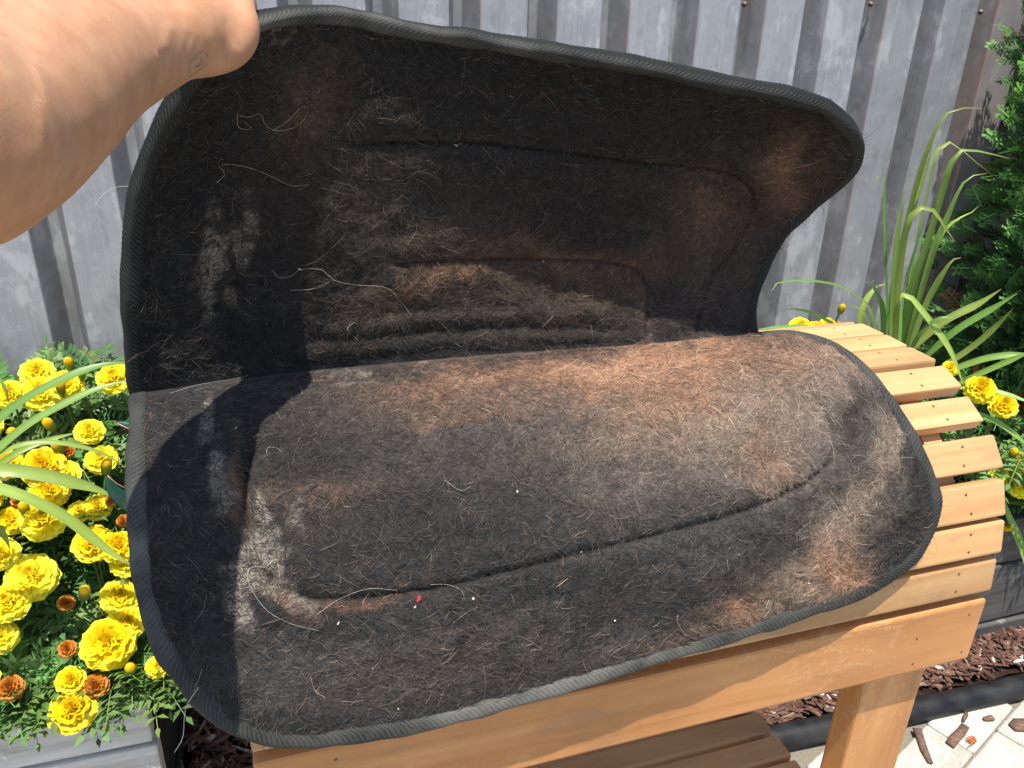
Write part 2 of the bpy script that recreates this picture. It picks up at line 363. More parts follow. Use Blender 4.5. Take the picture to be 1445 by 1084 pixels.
def chips(n, t0, t1, u0, u1, zf):
    for _ in range(n):
        t = random.uniform(t0, t1); u = random.uniform(u0, u1)
        L = random.choice([.02, .028, .038, .055])*random.uniform(.7, 1.25)
        V, F = chip_geo(P0(t, u, zf(t, u)+random.uniform(0, .016)), L, random.uniform(.004, .012), random.uniform(.0018, .005), random.uniform(0, 6.3), random.gauss(0, .28), random.gauss(0, .5)); mb.add(V, F, chip_col())
chips(3600, .55, 2.4, 1.0, 1.09, lambda t, u: .028+.02*(u-1))
chips(2000, -.235, .3, 1.0, 1.52, lambda t, u: .03+.02*(u-1))
chips(500, .3, .9, 1.0, 1.5, lambda t, u: .03)
chips(300, .7, 2.2, .90, .99, lambda t, u: .004 if u < pipe_u(t)-.03 else .045) if False else None
tag(obj('bark_mulch', mb.mesh('bark_mulch', False), M_MULCH), 'reddish brown shredded bark mulch around the planters', 'mulch', kind='stuff')
V = []; F = []; nx, ny = 60, 24
for j in range(ny+1):
    for i in range(nx+1):
        t = -1.6+4.8*i/nx; u = .985+.58*j/ny; V.append(P0(t, u, .02+.008*math.sin(t*31+u*17)+.006*math.sin(u*60+t*9)))
F = [[j*(nx+1)+i, j*(nx+1)+i+1, (j+1)*(nx+1)+i+1, (j+1)*(nx+1)+i] for j in range(ny) for i in range(nx)]
tag(obj('mulch_bed', mesh_np('mulch_bed', V, F), M_SOIL), kind='structure')
for (x, y, L, wd, yw, lab) in [(1303, 1052, .085, .016, 1.45, 'long dark bark strip on the pavers, nearest the rack leg'), (1352, 1038, .075, .022, .75, 'wide brown bark chip lying aslant on the pavers'),
                               (1441, 1022, .05, .03, .2, 'dark bark chunk on the pavers at the right edge'), (1362, 1012, .03, .008, .9, 'small thin bark splinter on the pavers under the pipe'), (1395, 1014, .022, .01, .1, 'tiny square bark flake on the pavers beside the pipe')]:
    mb2 = MB(); c = at_z(x, y, .0145); V, F = chip_geo(c, L, wd, .006, yw, 0.02, .05); mb2.add(V, F, tuple(k_*x for k_ in [random.uniform(.9, 1.4)] for x in (.13, .078, .058)))
    tag(obj('bark_chip', mb2.mesh('bark_chip', False), M_MULCH), lab, 'bark chip', 'loose bark chips on the pavers')
def ribbon(path, width, nrm, fold=.25, col=None):
    """V-folded strip: path (n,3), width (n,), nrm approx up"""
    p = np.asarray(path, float); T = np.gradient(p, axis=0); T /= np.linalg.norm(T, axis=1)[:, None]+1e-12
    nrm = np.broadcast_to(nrm, p.shape); S = np.cross(T, nrm); S /= np.linalg.norm(S, axis=1)[:, None]+1e-12; U = np.cross(S, T)
    wd = np.asarray(width)[:, None]
    V = np.stack([p-S*wd/2+U*wd*fold, p, p+S*wd/2+U*wd*fold], 1).reshape(-1, 3); n = len(p)
    F = np.array([[i*3+k, i*3+k+1, i*3+k+4, i*3+k+3] for i in range(n-1) for k in (0, 1)]); return V, F
mb2 = MB(); c = at_z(1378, 1046, .0155)
for k in range(9):
    a2 = 2.6+.22*(k-4)*random.uniform(.7, 1.2); L = random.uniform(.015, .03); d = AX*math.cos(a2)+HX*math.sin(a2)
    V, F = ribbon([c, c+d*L*.5+ZX*.004, c+d*L+ZX*.001], [.003, .004, .001], ZX); mb2.add(V, F, (.42, .13, .05))
tag(obj('dry_cedar_sprig', mb2.mesh('dry_cedar_sprig'), M_CEDAR), 'dry orange cedar sprig lying on the pavers', 'sprig')

# ------------------------------------------------------------------ corrugated fence
UF = 1.55; PER = .1485
fen = thing('metal_fence', P0(.4, UF, 0), 'grey galvanised corrugated metal fence with rust streaks behind the flowers', 'fence')
def prof(x):       # recess of the box profile, x in period units with groove centre at 0
    x = (x+.5) % 1-.5; ax = abs(x); return .058*(1-min(1, max(0, (ax-.055)/.145)))
TG = P(0, 0, 0)*0; tg0 = (at_u(656, 30, UF)-CAM)@AX
def sheet(t0, t1, off, strong):
    xs = []; k0 = math.floor((t0-tg0)/PER)-1
    for k in range(k0, k0+int((t1-t0)/PER)+4):
        for f in (-.21, -.20, -.19, -.13, -.065, -.055, -.045, 0, .045, .055, .065, .13, .19, .20, .21, .25, .3, .36, .42, .5, .58, .64, .70, .75):
            t = tg0+(k+f)*PER
            if t0 <= t <= t1: xs.append(t)
    xs = sorted(set([t0]+[round(x, 5) for x in xs]+[t1])); zs = np.linspace(0.0, 2.1, 40); V = []; R = []; G = []
    for z in zs:
        for t in xs:
            f = ((t-tg0)/PER+.5) % 1-.5; k = round((t-tg0)/PER)
            r = max(0, 1-abs(f-.2)/.022)*(.15 if k % 2 else .32)
            if off > .0025 and t > T1+.02: r = max(r, .30)
            if k == strong: r = max(r, 1.0*max(0, 1-abs(f-.17)/.05))
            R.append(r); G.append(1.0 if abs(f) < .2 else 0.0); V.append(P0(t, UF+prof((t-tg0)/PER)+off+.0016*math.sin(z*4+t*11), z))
    n = len(xs); F = np.array([[j*n+i, j*n+i+1, (j+1)*n+i+1, (j+1)*n+i] for j in range(len(zs)-1) for i in range(n-1)])
    me = mesh_np('sheet', V, F, {'rust': np.array(R), 'groove_shade': np.array(G)}, smooth=False); o = obj('sheet', me, M_GALV, fen)
    return o
T1 = (at_u(1386, 0, UF)-CAM)@AX
sheet(-2.6, -.80, .002, 99); sheet(-.83, T1, 0, round((T1-tg0)/PER)); sheet(T1-.03, T1+1.1, .003, round(((at_u(1408, 30, UF)-CAM)@AX-tg0)/PER)); sheet(T1+1.06, 4.2, 0, 99)
rail = box_obj('back_rail', M_GREY, fen, P0(.8, UF+.06, 1.5), AX, HX, ZX, (6.6, .04, .09))
def disc_mesh(name, r, hgt, seg=10):
    V = []; 
    for rr, zz in ((r, 0), (r, hgt*.5), (r*.55, hgt), (r*.5, hgt*1.8), (.0001, hgt*2)):
        V += [(rr*math.cos(2*math.pi*k/seg), rr*math.sin(2*math.pi*k/seg), zz) for k in range(seg)]
    F = [[i*seg+k, i*seg+(k+1) % seg, (i+1)*seg+(k+1) % seg, (i+1)*seg+k] for i in range(4) for k in range(seg)]; return mesh_np(name, V, F)
scm = disc_mesh('fence_screw', .006, .004)
for x, y in [(1050, 6), (1228, 6), (1383, 17), (648, 48), (1377, 66)]:
    c = at_u(x, y, UF-.001+prof((((at_u(x, y, UF)-CAM)@AX)-tg0)/PER)); obj('screw', scm, M_SCREW, fen, basis(c, AX, ZX, -HX))

# ------------------------------------------------------------------ planters
def planter(t0, t1, label, mt):
    pl = thing('timber_planter', P0((t0+t1)/2, 1.3, 0), label, 'planter')
    rows = [(-.975, -1.092, .012), (-1.097, -1.256, .006), (-1.262, -1.332, 0)]
    for z1, z0, ins in rows:
        hh = z1-z0; zc = (z0+z1)/2+HC
        for uu, sg in ((1.085+ins+.018, 1), (1.515-ins-.018, -1)):
            box_obj('plank', mt, pl, P0((t0+t1)/2, uu, zc), AX, HX, ZX, (t1-t0-2*ins, .036, hh), bev=.005, wob=.002, cuts=12)
        for tc in (t0+ins+.018, t1-ins-.018):
            box_obj('end_plank', M_ENDSHADE, pl, P0(tc, 1.3, zc), HX, -AX, ZX, (.43-2*ins-.076, .036, hh-.002), bev=.004)  # near-black boards: shade on the planter ends put into the colour
    V = []; n = 30
    for j in range(n+1):
        for i in range(n+1):
            t = t0+.02+(t1-t0-.04)*i/n; u = 1.10+.40*j/n; V.append(P0(t, u, .318+.012*math.sin(t*40+u*30)))
    F = [[j*(n+1)+i, j*(n+1)+i+1, (j+1)*(n+1)+i+1, (j+1)*(n+1)+i] for j in range(n) for i in range(n)]
    obj('soil', mesh_np('soil', V, F), M_SOIL, pl); return pl
planter(-1.5, -.238, 'weathered grey timber planter full of marigolds, left of the rack', M_GREY)
planter(.86, 2.7, 'weathered timber planter with shade in its dark colour, behind the rack leg, with strap leaves and cedar', M_SHADED)  # planks coloured dark to stand in for shade from the plants

# ------------------------------------------------------------------ saddle rack
RKP = [(.807, -.369), (.782, -.370), (.777, -.370), (.732, -.3705), (.720, -.373), (.685, -.387), (.673, -.394), (.642, -.413), (.628, -.424), (.603, -.455),
       (.596, -.467), (.581, -.507), (.581, -.514), (.573, -.554), (.576, -.565), (.571, -.608)]
RT0, RT1 = -.054, .80; UC = .802
rack = thing('saddle_rack', P0(.37, UC, 0), 'honey coloured slatted wooden saddle rack with curved top, under the saddle pad', 'saddle rack')
screw = disc_mesh('screw', .0018, .0002, 8)
def slat(p, q, label=None):
    p = np.array(p); q = np.array(q); wd = np.linalg.norm(q-p); e = (q-p)/wd; n = np.array([e[1], -e[0]])
    if n[1] < 0 and abs(n[1]) > .3: n = -n
    Y = -(HX*e[0]+ZX*e[1]); Zv = np.cross(AX, Y); th = .018
    c2 = (p+q)/2; c = P((RT0+RT1)/2+random.uniform(-.002, .002), c2[0], c2[1])-Zv*th/2
    o = box_obj('slat', M_SLAT, rack, c, AX, Y, Zv, (RT1-RT0, wd, th), bev=.0035, seg=2)
    for tx in (RT1-.055, RT0+.05):
        for sy in (-.27, .27):
            obj('screw', screw, M_SCREW, o, basis(P(tx+random.uniform(-.006, .006), 0, 0)*0 + c + AX*(tx-(RT0+RT1)/2+random.uniform(-.005, .005)) + Y*sy*wd + Zv*(th/2+.0003), AX, Y, Zv))
    return o
slat((.822, -.369), (.782, -.370))
for k in range(2, len(RKP), 2): slat(RKP[k], RKP[k+1])
for k in range(2, len(RKP), 2): slat((2*UC-RKP[k+1][0], RKP[k+1][1]), (2*UC-RKP[k][0], RKP[k][1]))
for uu, sg in ((.572, 1), (2*UC-.572, -1)):
    ap = box_obj('apron', M_APRON, rack, P((RT0+RT1)/2, uu+sg*.011, -.6685), AX, HX*sg*1.0, ZX if sg == 1 else ZX, (RT1-RT0, .022, .093), bev=.004) if sg == 1 else \
        box_obj('apron', M_APRON, rack, P((RT0+RT1)/2, uu-.011, -.6685), -AX, -HX, ZX, (RT1-RT0, .022, .093), bev=.004)
    if sg == 1:
        for tx, zz in ((.79-.012, -.64), (.785, -.70), (.705, -.66), (.71, -.70), (.02, -.64)):
            obj('screw', screw, M_SCREW, ap, basis(P(tx, .5718, zz), AX, ZX, -HX))
rp = []
for k in range(0, len(RKP), 2):
    p = np.array(RKP[k]); q = np.array(RKP[k+1]); e = (q-p)/np.linalg.norm(q-p); n = np.array([e[1], -e[0]]); c2 = (p+q)/2-n*.0195; rp.append(c2)
rp.append(np.array([.597, -.70])); front = rp; back = [np.array([2*UC-x[0], x[1]]) for x in rp[1:]][::-1]
poly = front+[np.array([.66, -.70]), np.array([.68, -.56]), np.array([.74, -.46]), np.array([UC, -.44]), np.array([2*UC-.74, -.46]), np.array([2*UC-.68, -.56]), np.array([2*UC-.66, -.70])]+back
for tc in (.735, .012):
    n = len(poly); V = [P(tc-.013, *x) for x in poly]+[P(tc+.013, *x) for x in poly]
    F = [list(range(n)), list(range(n, 2*n))[::-1]]+[[i, (i+1) % n, n+(i+1) % n, n+i] for i in range(n)]
    bm = bmesh.new(); vs_ = [bm.verts.new(tuple(v)) for v in V]; [bm.faces.new([vs_[i] for i in f]) for f in F]
    bmesh.ops.triangulate(bm, faces=[f for f in bm.faces if len(f.verts) > 4]); bmesh.ops.recalc_face_normals(bm, faces=bm.faces[:])
    me = bpy.data.meshes.new('arched_rib'); bm.to_mesh(me); bm.free(); obj('arched_rib', me, M_SLAT, rack)
for tc in (.7165, .03):
    for u0 in (.5955, 2*UC-.5955-.038):
        z0, z1 = 0.010, HC-.655; box_obj('leg', M_APRON, rack, P0(tc, u0+.019, (z0+z1)/2), ZX, AX, HX, (z1-z0, .094, .038), bev=.004)
zs = -.945
for k in range(7):
    uc = .645+.0455*k; box_obj('shelf_slat', M_SHELF, rack, P(.37, uc, zs-.009), AX, HX, ZX, (.57, .038, .018), bev=.003)
for tc in (.632, .11):
    box_obj('cross_rail', M_SHELF, rack, P(tc, UC, zs-.0185-.022), HX, -AX, ZX, (.41, .034, .044), bev=.003)
for uu in (.653, .951):
    box_obj('long_rail', M_SHELF, rack, P(.3735, uu, zs-.064-.02), AX, HX, ZX, (.66, .03, .04), bev=.003)

# ------------------------------------------------------------------ saddle pad
def q_of(x, y):
    r = fw*FPX + RT*(np.asarray(x)[..., None]-722.5) - UP*(np.asarray(y)[..., None]-542.0); return r, r[..., 2]/(r@HX)
SPINE = [(188, 556), (300, 540), (420, 525), (560, 512), (700, 500), (800, 493), (920, 485), (1068, 470)]
U_L = [(188, 556), (183, 480), (188, 350), (200, 260), (235, 180), (275, 112), (318, 62)]
U_T = [(318, 62), (365, 38), (420, 24), (480, 21), (560, 37), (650, 54), (780, 77), (900, 97), (1000, 119), (1100, 137), (1168, 158)]
U_R = [(1068, 470), (1066, 430), (1082, 380), (1108, 335), (1145, 298), (1190, 262), (1213, 228), (1208, 195), (1168, 158)]
L_L = [(188, 556), (184, 650), (187, 750), (194, 830), (213, 895), (243, 950), (300, 1008)]
L_B = [(300, 1008), (335, 1035), (372, 1049), (420, 1054), (500, 1046), (600, 1029), (700, 1003), (800, 974), (900, 944), (1000, 914), (1100, 883), (1220, 841), (1276, 806)]
L_R = [(1068, 470), (1112, 468), (1165, 479), (1195, 495), (1232, 527), (1266, 571), (1300, 632), (1324, 690), (1322, 738), (1302, 780), (1276, 806)]
NS, NV = 300, 170
def coons(top, bot, lef, rig):
    s = np.linspace(0, 1, NS); v = np.linspace(0, 1, NV)
    A = smooth_path(top, NS)[None]; B = smooth_path(bot, NS)[None]; C = smooth_path(lef, NV)[:, None]; D = smooth_path(rig, NV)[:, None]
    S = s[None, :, None]; Vv = v[:, None, None]; c00, c10, c01, c11 = A[0, 0], A[0, -1], B[0, 0], B[0, -1]
    return (1-Vv)*A+Vv*B+(1-S)*C+S*D-((1-S)*(1-Vv)*c00+S*(1-Vv)*c10+(1-S)*Vv*c01+S*Vv*c11), np.broadcast_to(S[..., 0], (NV, NS)), np.broadcast_to(Vv[..., 0], (NV, NS))
def seam_dist(px, line):
    line = smooth_path(line, 90); d = np.full(px.shape[:2], 1e9)
    for i in range(len(line)-1):
        a, b2 = line[i], line[i+1]; ab = b2-a; L = ab@ab
        tt = np.clip(((px-a)@ab)/L, 0, 1)[..., None]; d = np.minimum(d, np.linalg.norm(px-(a+tt*ab), axis=-1))
    return d
PROF = np.array([(.86, -.345), (.83, -.340), (.80, -.338), (.765, -.340), (.73, -.345), (.70, -.354), (.67, -.369), (.637, -.392), (.606, -.424), (.579, -.465), (.559, -.512), (.546, -.56), (.535, -.61), (.527, -.67), (.518, -.76), (.51, -.9)])
PQ = PROF[:, 1]/PROF[:, 0]
def grid_normals(Q):
    du = np.gradient(Q, axis=1); dv = np.gradient(Q, axis=0); n = np.cross(du, dv); n /= np.linalg.norm(n, axis=-1)[..., None]+1e-12
    s = np.sign(((CAM-Q)*n).sum(-1)).mean(); return n*(1 if s > 0 else -1)
def blobs(px, L, warp):
    m = np.zeros(px.shape[:2])
    for cx, cy, rx, ry, an, st in L:
        a = math.radians(an); x = px[..., 0]-cx+warp[..., 0]; y = px[..., 1]-cy+warp[..., 1]
        X = x*math.cos(a)+y*math.sin(a); Y = -x*math.sin(a)+y*math.cos(a); m = np.maximum(m, st*np.exp(-((X/rx)**2+(Y/ry)**2)**(1.0 if rx > 30 else 1.3)))
    return m
def paint(px, Q, layers, mud, base):
    w1 = np.stack([fbm(Q, 12, 4, 3)-.5, fbm(Q, 12, 4, 9)-.5], -1)*80; w2 = np.stack([fbm(Q, 60, 3, 5)-.5, fbm(Q, 60, 3, 8)-.5], -1)*45
    wz = w1+w2; n = fbm(Q, 90, 4, 21); nb = fbm(Q, 22, 4, 31)
    col = np.ones(px.shape[:2]+(3,))*np.array([base, base*.98, base*.985])*(.6+.8*nb)[..., None]
    br = np.zeros(px.shape[:2])
    for c, L, rough in layers:
        m = blobs(px, L, wz); m = np.clip(m*(1-rough+rough*2.0*(.6*n+.4*nb)), 0, 1)
        col = col*(1-m[..., None])+np.array(c)*m[..., None]; br = np.maximum(br, m)
    md = blobs(px, mud, w2*1.0+w1*.25); md = np.clip((md-.30+.9*(n-.5))*2.6, 0, 1)
    return col, br, md
RUST = (.420, .225, .135); TAN = (.330, .250, .190); BRN = (.135, .095, .070); GRY = (.130, .122, .114); ORG = (.52, .285, .175)
pad = thing('saddle_pad', P(.22, .80, -.34), 'black felt saddle pad with rusty brown horse hair, propped open on the rack', 'saddle pad')
rx, sv = None, None
# lower flap
PX, S, Vv = coons(SPINE, L_B, L_L, L_R); r, q = q_of(PX[..., 0], PX[..., 1])
u = np.interp(-q, -PQ, PROF[:, 0]); k = np.clip((-q-.65)/.5, 0, 1)
u = u + k*(.010*np.clip((S-.72)/.25, 0, 1) - .012*np.clip((.25-S)/.25, 0, 1)) + .010*np.clip(S-.93, 0, 1)*10*k
QL = CAM + r*(u/(r@HX))[..., None]
NL = grid_normals(QL)
dep = (QL-CAM)@fw; mpp = dep/FPX
disp = (fbm(QL, 26, 3, 2)-.5)*.010 + (fbm(QL, 110, 3, 4)-.5)*.0045
SEAM_L = [[(352, 640), (345, 700), (352, 765), (378, 818), (430, 842), (520, 843), (620, 829), (800, 785), (1000, 736), (1100, 702), (1160, 665), (1180, 628), (1167, 580), (1132, 530), (1098, 500), (1075, 482)],
          [(448, 545), (452, 575), (500, 594), (600, 600), (720, 590)]]
sd = seam_dist(PX, SEAM_L[0])*mpp; disp -= (.0055*np.exp(-(sd/.0034)**2))+.0018*np.exp(-(sd/.012)**2); disp += .002*np.exp(-((sd-.02)/.014)**2)
sd2 = seam_dist(PX, SEAM_L[1])*mpp; disp -= .002*np.exp(-(sd2/.004)**2)
for ln, am, wd in [([(1110, 520), (1085, 570), (1070, 640)], .003, .008), ([(1262, 580), (1250, 640), (1240, 730)], -.004, .010), ([(1215, 560), (1190, 610), (1185, 640)], -.0035, .008), ([(300, 580), (290, 660), (310, 750)], -.003, .006)]:
    disp += am*np.exp(-(seam_dist(PX, ln)*mpp/wd)**2)
edge = np.minimum(np.minimum(S, 1-S)*NS/18, (1-Vv)*NV/18); disp *= np.clip(edge+.1, 0, 1)*np.clip(Vv*NV/6, 0, 1)
QL = QL + NL*disp[..., None]; NL = grid_normals(QL)
colL, brL, mudL = paint(PX, QL, [
    (GRY, [(640, 700, 420, 230, -12, .15), (880, 620, 330, 110, -8, .7), (500, 930, 240, 60, -8, .5), (1150, 560, 130, 130, 30, 1.0), (960, 660, 170, 90, -15, .75), (1215, 520, 40, 60, 40, 1), (1050, 760, 200, 30, -18, .5), (900, 900, 90, 18, -17, .5), (360, 560, 60, 30, 0, .35)], .8),
    (BRN, [(480, 690, 150, 80, -10, .22), (640, 940, 220, 45, -12, .45), (1010, 880, 150, 20, -18, .8), (600, 570, 170, 40, -4, .55), (790, 640, 150, 50, -8, .4)], .9),
    (TAN, [(1020, 590, 170, 90, -10, .95), (1000, 540, 260, 70, -4, .6), (1180, 760, 45, 110, 25, 1.0), (1240, 650, 22, 90, 12, .9), (1165, 520, 70, 45, 35, .75), (1090, 660, 60, 30, -20, .7), (1130, 820, 60, 34, -20, .9), (800, 560, 200, 30, -6, .4)], .45),
    (RUST, [(900, 525, 250, 46, -4, .95), (1000, 520, 110, 50, 0, .8), (960, 560, 90, 50, -12, .8), (1085, 640, 28, 40, 20, .5), (1180, 800, 40, 40, -30, .85), (660, 598, 120, 7, -2, .45), (460, 690, 90, 14, -8, .25), (390, 838, 35, 8, 30, .6), (500, 846, 80, 7, 0, .6), (1050, 840, 50, 22, -18, .8), (350, 690, 10, 60, 0, .6)], .5),
    (ORG, [(880, 512, 130, 14, -4, .8), (990, 510, 40, 34, 0, .75), (720, 530, 150, 9, -4, .6), (1190, 820, 22, 22, 0, .6)], .6),
    ((.020, .020, .021), [(620, 740, 240, 55, -10, .5), (420, 640, 90, 60, 0, .4), (1200, 590, 24, 46, 25, .85), (1282, 690, 26, 60, 10, .95), (1290, 620, 12, 40, -20, .5), (1000, 815, 150, 22, -17, .55)], .5)],
    [(297, 600, 12, 40, 5, 1.0), (312, 680, 20, 55, -12, .95), (372, 740, 14, 50, -10, 1.1), (362, 795, 36, 70, 20, 1.1), (400, 835, 42, 26, 20, .85), (345, 850, 26, 44, 15, .8), (420, 730, 26, 30, 0, .55), (500, 535, 70, 5, -5, .8), (600, 525, 50, 4, -3, .6), (265, 615, 7, 18, 35, .6)], .031)
colL *= (1-.75*np.exp(-(seam_dist(PX, SEAM_L[0])*mpp/.0022)**2))[..., None]
# upper flap
PX2, S2, V2 = coons(SPINE, U_T, U_L, U_R)
r, q = q_of(PX2[..., 0], PX2[..., 1])
ks = np.linspace(0, 1, 101); sm_ = lambda v: np.convolve(np.pad(np.interp(ks, [0, .12, .25, .4, .55, .75, 1], v), 8, 'edge'), np.ones(17)/17, 'valid')
b1 = np.interp(S2, ks, sm_([-.02, -.02, .02, .10, .16, .15, .10])); e1 = np.interp(S2, ks, sm_([-.08, -.045, -.005, -.025, -.05, -.065, -.08]))
b2 = e1-b1; uu = u[0][None] + ((.80-u[0])[None])*np.clip(V2*3, 0, 1) + b1*V2 + b2*V2**2
uu += .006*np.sin(S2*9+V2*2)*V2 - .022*np.clip(1-S2/.16, 0, 1)**2*np.clip(V2*4, 0, 1)
QU = CAM + r*(uu/(r@HX))[..., None]; NU = grid_normals(QU); mpp2 = ((QU-CAM)@fw)/FPX
disp = (fbm(QU, 24, 3, 12)-.5)*.012 + (fbm(QU, 110, 3, 14)-.5)*.0045
SEAM_U = [[(500, 205), (640, 204), (760, 214), (900, 233), (1010, 243), (1058, 266), (1066, 300), (1040, 350), (1003, 400), (986, 465)], [(560, 374), (700, 368), (800, 368), (870, 373), (906, 388), (916, 415), (913, 472)]]
for ln in SEAM_U:
    sd = seam_dist(PX2, ln)*mpp2; disp -= (.005*np.exp(-(sd/.0034)**2)+.0015*np.exp(-(sd/.012)**2)); disp += .0015*np.exp(-((sd-.02)/.012)**2)
for ln, am, wd in [([(440, 480), (600, 470), (760, 462), (880, 470)], -.0035, .006), ([(430, 500), (600, 484), (760, 482), (900, 480)], .0038, .009), ([(470, 468), (600, 448), (740, 442), (830, 440)], .0035, .009), ([(500, 462), (560, 440), (640, 438), (720, 432)], -.0025, .006), ([(700, 480), (800, 486), (880, 484)], -.003, .004), ([(330, 330), (332, 400), (326, 470)], -.006, .006)]:
    disp += am*np.exp(-(seam_dist(PX2, ln)*mpp2/wd)**2)
edge = np.minimum(np.minimum(S2, 1-S2)*NS/18, (1-V2)*NV/18); disp *= np.clip(edge+.1, 0, 1)*np.clip(V2*NV/6, 0, 1)
QU = QU+NU*disp[..., None]; NU = grid_normals(QU)
colU, brU, mudU = paint(PX2, QU, [
    (GRY, [(430, 120, 50, 60, 0, .6), (620, 300, 160, 110, -20, .4), (1000, 380, 120, 120, 0, .6)], .8),  # grey blob by the top left corner paints in grazing light
    (BRN, [(500, 260, 110, 110, 30, .6), (660, 330, 150, 50, -15, .6), (980, 330, 150, 110, 10, .75), (1110, 230, 70, 60, 35, 1.0), (800, 400, 160, 60, 0, .9), (460, 120, 50, 50, 0, .7), (920, 270, 120, 20, 8, .7), (560, 420, 120, 50, 0, .6)], .85),
    (RUST, [(760, 365, 150, 18, 0, .7), (1000, 290, 40, 40, 0, .5), (1110, 240, 40, 40, 0, .6), (640, 395, 110, 16, -12, .6), (450, 150, 30, 60, 20, .45), (910, 440, 10, 40, 0, .5)], .9)],
    [(303, 375, 24, 85, 8, .85), (345, 345, 20, 70, 0, .8), (335, 410, 12, 40, 0, .55), (345, 290, 40, 50, 0, .42), (410, 50, 50, 5, -8, .7)], .024)
colU *= (1-.75*np.exp(-(np.minimum(seam_dist(PX2, SEAM_U[0]), seam_dist(PX2, SEAM_U[1]))*mpp2/.0022)**2))[..., None]
ii = np.arange(NV*NS).reshape(NV, NS); GF = np.stack([ii[:-1, :-1], ii[:-1, 1:], ii[1:, 1:], ii[1:, :-1]], -1).reshape(-1, 4)
pads = {}
for nm, Q, Nn, c, md, flip in (('lower_fleece', QL, NL, colL, mudL, False), ('upper_fleece', QU, NU, colU, mudU, True)):
    Fq = GF[:, ::-1] if not flip else GF
    o = obj(nm, mesh_np(nm, Q.reshape(-1, 3), Fq, {'Col': c.reshape(-1, 3), 'mud': md.ravel()}), M_FELT, pad); pads[nm] = o
    st = 6; B = (Q-Nn*.012)[::st, ::st]; b = np.concatenate([B, (Q-Nn*.012)[::st, -1:]], 1); b = np.concatenate([b, np.concatenate([(Q-Nn*.012)[-1:, ::st], (Q-Nn*.012)[-1:, -1:]], 1)], 0)
    hN, wN = b.shape[:2]; jj = np.arange(hN*wN).reshape(hN, wN); BF = np.stack([jj[:-1, :-1], jj[:-1, 1:], jj[1:, 1:], jj[1:, :-1]], -1).reshape(-1, 4)
    obj('felt_backing', mesh_np('felt_backing', b.reshape(-1, 3), BF, {'Col': np.full((hN*wN, 3), .02), 'mud': np.zeros(hN*wN)}), M_FELT, pad)
# binding: webbing swept round the outline, with twill ridges
def binding(name, Q, Nn, dust_fn, hw0, amp, hh0):
    per = np.concatenate([Q[:, 0], Q[-1, 1:], Q[::-1, -1][1:]]); pn = np.concatenate([Nn[:, 0], Nn[-1, 1:], Nn[::-1, -1][1:]]); cen = Q.mean((0, 1))
    d = np.r_[0, np.cumsum(np.linalg.norm(np.diff(per, axis=0), axis=1))]; n = int(d[-1]/.0012); s = np.linspace(0, d[-1], n)
    p = np.stack([np.interp(s, d, per[:, k]) for k in range(3)], 1); nn = np.stack([np.interp(s, d, pn[:, k]) for k in range(3)], 1)
    ker = np.ones(41)/41
    for k in range(3):
        nn[:, k] = np.convolve(np.pad(nn[:, k], 20, 'edge'), ker, 'valid'); p[:, k] = np.convolve(np.pad(p[:, k], 20, 'edge'), ker, 'valid') if False else p[:, k]
    nn /= np.linalg.norm(nn, axis=1)[:, None]
    T = np.gradient(p, axis=0)
    for k in range(3): T[:, k] = np.convolve(np.pad(T[:, k], 20, 'edge'), ker, 'valid')
    T /= np.linalg.norm(T, axis=1)[:, None]; E = np.cross(T, nn); E /= np.linalg.norm(E, axis=1)[:, None]
    sgn = np.sign(((p-cen)*E).sum(1)); E *= np.sign(sgn.sum()); nn = np.cross(E, T); nn *= np.sign((nn*((CAM-p))).sum(1).mean())
    seg = 18; th = np.linspace(0, 2*math.pi, seg, endpoint=False)
    wob = 1+.13*np.sin(s*55+2*np.sin(s*21))+.05*np.sin(s*160)
    hw = hw0*wob; hh = hh0*(1+.06*np.sin(s*70))
    V = []; UVs = []
    rid = 1+amp*np.sin(2*math.pi*(s[:, None]/.0050+th[None]*1.6/(2*math.pi)*2))
    ce = np.sign(np.cos(th))*np.abs(np.cos(th))**.6; se = np.sign(np.sin(th))*np.abs(np.sin(th))**.6
    cc = p-nn*(hh0-.0022)-E*(.0038+hw0-.0078)
    Vx = cc[:, None]+E[:, None]*(hw[:, None]*ce*rid)[..., None]+nn[:, None]*(hh[:, None]*se*rid)[..., None]
    UVx = np.stack([np.broadcast_to(s[:, None], Vx.shape[:2]), np.broadcast_to(th[None]*.011, Vx.shape[:2])], -1)
    i = np.arange(n-1)[:, None]; k = np.arange(seg)[None]; F = np.stack([i*seg+k, i*seg+(k+1) % seg, (i+1)*seg+(k+1) % seg, (i+1)*seg+k], -1).reshape(-1, 4)
    dd = np.clip(dust_fn(s/d[-1])[:, None]*np.clip(.4+se[None]*.9, 0, 1), 0, 1)
    return obj(name, mesh_np(name, Vx.reshape(-1, 3), F, {'dust': np.broadcast_to(dd, Vx.shape[:2]).ravel()}, UVx.reshape(-1, 2)), M_TWILL, pad)
binding('edge_binding', QU, NU, lambda f: np.interp(f, [0, .24, .26, .40, .6, .9, 1], [.0, .05, .5, .3, .10, 0, 0]), .0070, .018, .0078)
binding('edge_binding', QL, NL, lambda f: np.interp(f, [0, .08, .12, .2, .3, .42, .6, .7, 1], [.12, .15, .45, .12, .15, .6, .2, .05, .25]), .0088, .010, .0092)
